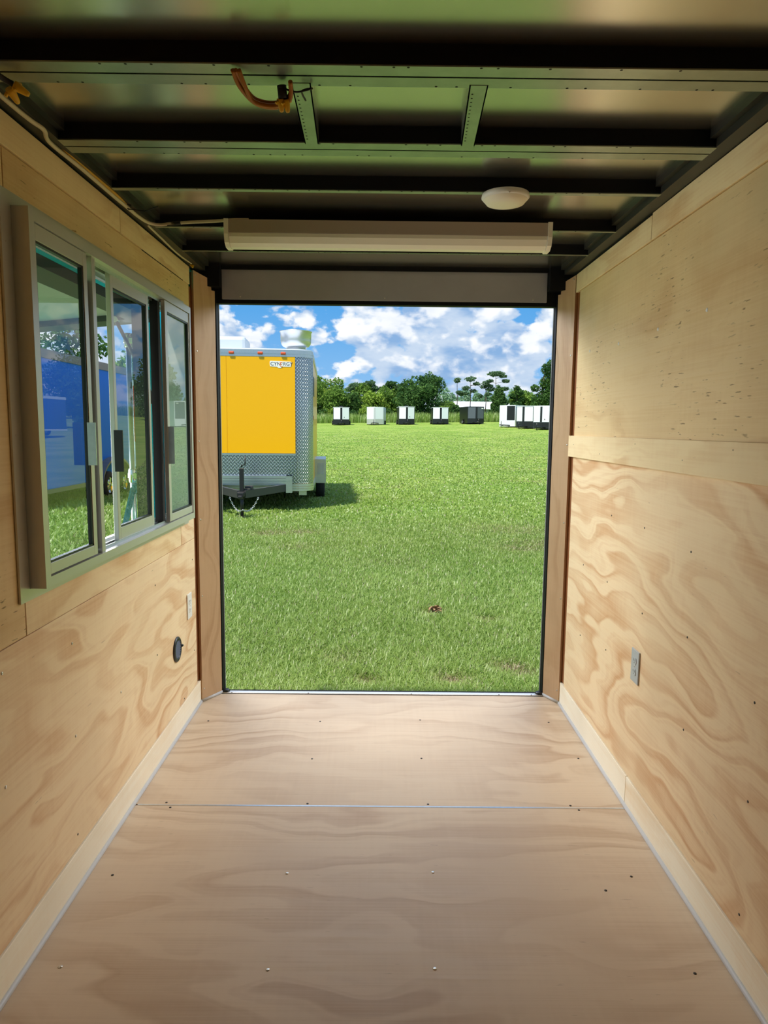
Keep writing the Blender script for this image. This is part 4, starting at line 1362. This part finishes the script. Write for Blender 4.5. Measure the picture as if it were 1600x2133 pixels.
# small tree tops poking over the line
for i, (x, h) in enumerate(((-11.9, 8.3), (-4.9, 6.9), (-2.2, 7.3), (1.6, 7.2), (2.9, 6.6))):
    tree('field_tree', ['thin topped tree rising over the yellow green tree', 'airy tree top above the dark green tree', 'airy tree top above the broad green tree', 'airy dark tree top left of the third far trailer', 'airy tree top beside the dark spreading tree'][i],
         x, 126, h, [(0, 0, h * .9, 1.1, 1.0, .55), (-.9, 0, h * .8, .9, .8, .5), (.9, 0, h * .78, 1.0, .9, .55), (0, 0, h * .6, 1.3, 1.1, 1.0)], ('mid', 'pine', 'pine', 'dark', 'pine')[i], 700, .30, 90 + i, trunk=.12, group=GT)
# tall pines with tufted tops
for i, (x, h, sp) in enumerate(((13.0, 7.2, .8), (15.3, 7.4, 1.3), (18.0, 6.6, 1.0), (19.7, 8.3, 1.9))):
    r = random.Random(60 + i)
    bl_ = [(0, 0, h * .96, sp * .75, sp * .6, .45)]
    lim = []
    for k in range((2, 6, 5, 6)[i]):
        a = r.choice((-1, 1)) * r.uniform(.35, 1.) * sp
        zz = h * r.uniform(.62, .93)
        bl_.append((a, r.uniform(-.5, .5), zz, .55 + .2 * r.random(), .5, .30))
        lim.append([(0, 0, zz - .4), (a, 0, zz)])
    tree('tall_pine', ['slim bare trunked pine, leftmost of the four tall pines', 'pine with loose drooping tufts above the low building', 'short twisted pine left of the cone shaped tree', 'flat topped tall pine above the cone shaped tree'][i],
         x, 122, h, bl_, 'pine', (260, 420, 420, 800)[i], .24, 30 + i, trunk=.10, limbs=lim, group='tall pines over the low building')
# tree at the right edge of the doorway
tree('edge_tree', 'dark leafy tree half hidden by the right door jamb', 22.7, 100, 9.0, [(1.2, 0, 7.6, 1.3, 1.1, 1.2), (.6, 0, 5.6, 1.0, .9, .9), (-.9, 0, 4.9, .7, .6, .5), (.8, 0, 3.6, 1.5, 1.3, 1.3), (-.3, 0, 3.0, 1.2, 1., 1.), (1.8, 0, 5.8, 1.5, 1.4, 2.8)], 'dark', 2200, .26, 15, trunk=.2)
ORD = 'first second third fourth fifth sixth seventh eighth ninth tenth eleventh twelfth thirteenth fourteenth fifteenth sixteenth'.split()
# hazy pine belt on the horizon
for i in range(16):
    x = 18 + i * 3.4
    h = 7.2 + 1.6 * random.Random(i).random()
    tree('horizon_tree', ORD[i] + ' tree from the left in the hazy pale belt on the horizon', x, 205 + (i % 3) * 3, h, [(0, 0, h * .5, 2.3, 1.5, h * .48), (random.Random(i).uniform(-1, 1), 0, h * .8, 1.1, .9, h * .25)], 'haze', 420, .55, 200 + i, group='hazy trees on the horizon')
# undergrowth along the foot of the tree line
for i in range(15):
    x = -14 + i * 1.9 + random.Random(i).uniform(-.5, .5)
    h = random.Random(i + 9).uniform(1.6, 2.8)
    tree('undergrowth_shrub', ORD[i] + ' shrub from the left along the foot of the far tree line', x, 118.5, h, bushy(h, 2.6, i + 70, 5, .1), ('light', 'mid', 'dark')[i % 3], 520, .24, 300 + i, trunk=.05, cat='shrub', group='shrubs along the far tree line')
# trees on the left, seen through the window over the blue trailer, and on the right, mirrored in the panes
tree('window_tree', 'sparse dark tree showing above the blue trailer through the window', -14.6, 33, 6.6, [(0, 0, 6.0, .9, .8, .7), (-.8, 0, 5.2, .9, .8, .6), (.9, 0, 5.2, 1., .8, .7), (.2, 0, 4.2, 1.2, 1., .8)], 'dark', 520, .20, 16, trunk=.12, limbs=[[(0, 0, 3.2), (-.8, 0, 5.2)], [(0, 0, 3.2), (.9, 0, 5.2)]])
tree('window_tree', 'bushy green tree beyond the red trailer through the window', -13.0, 38, 5.6, bushy(5.6, 4.2, 81), 'mid', 1400, .26, 17)
for i, (x, y, h, w) in enumerate(((30, 58, 6.4, 5.), (36, 66, 8., 6.), (43, 74, 7.2, 6.), (37, 88, 9.0, 6.5), (32, 104, 8.6, 6.), (48, 96, 8., 7.), (27, 66, 5.0, 3.2), (55, 88, 8, 7), (26.5, 90, 8.5, 4.0))):
    tree('mirrored_tree', ('dark tree right of the doorway, mirrored in the window glass'), x, y, h, bushy(h, w, 120 + i, 9), 'dark', 1300, .34, 400 + i, group='trees mirrored in the window panes')
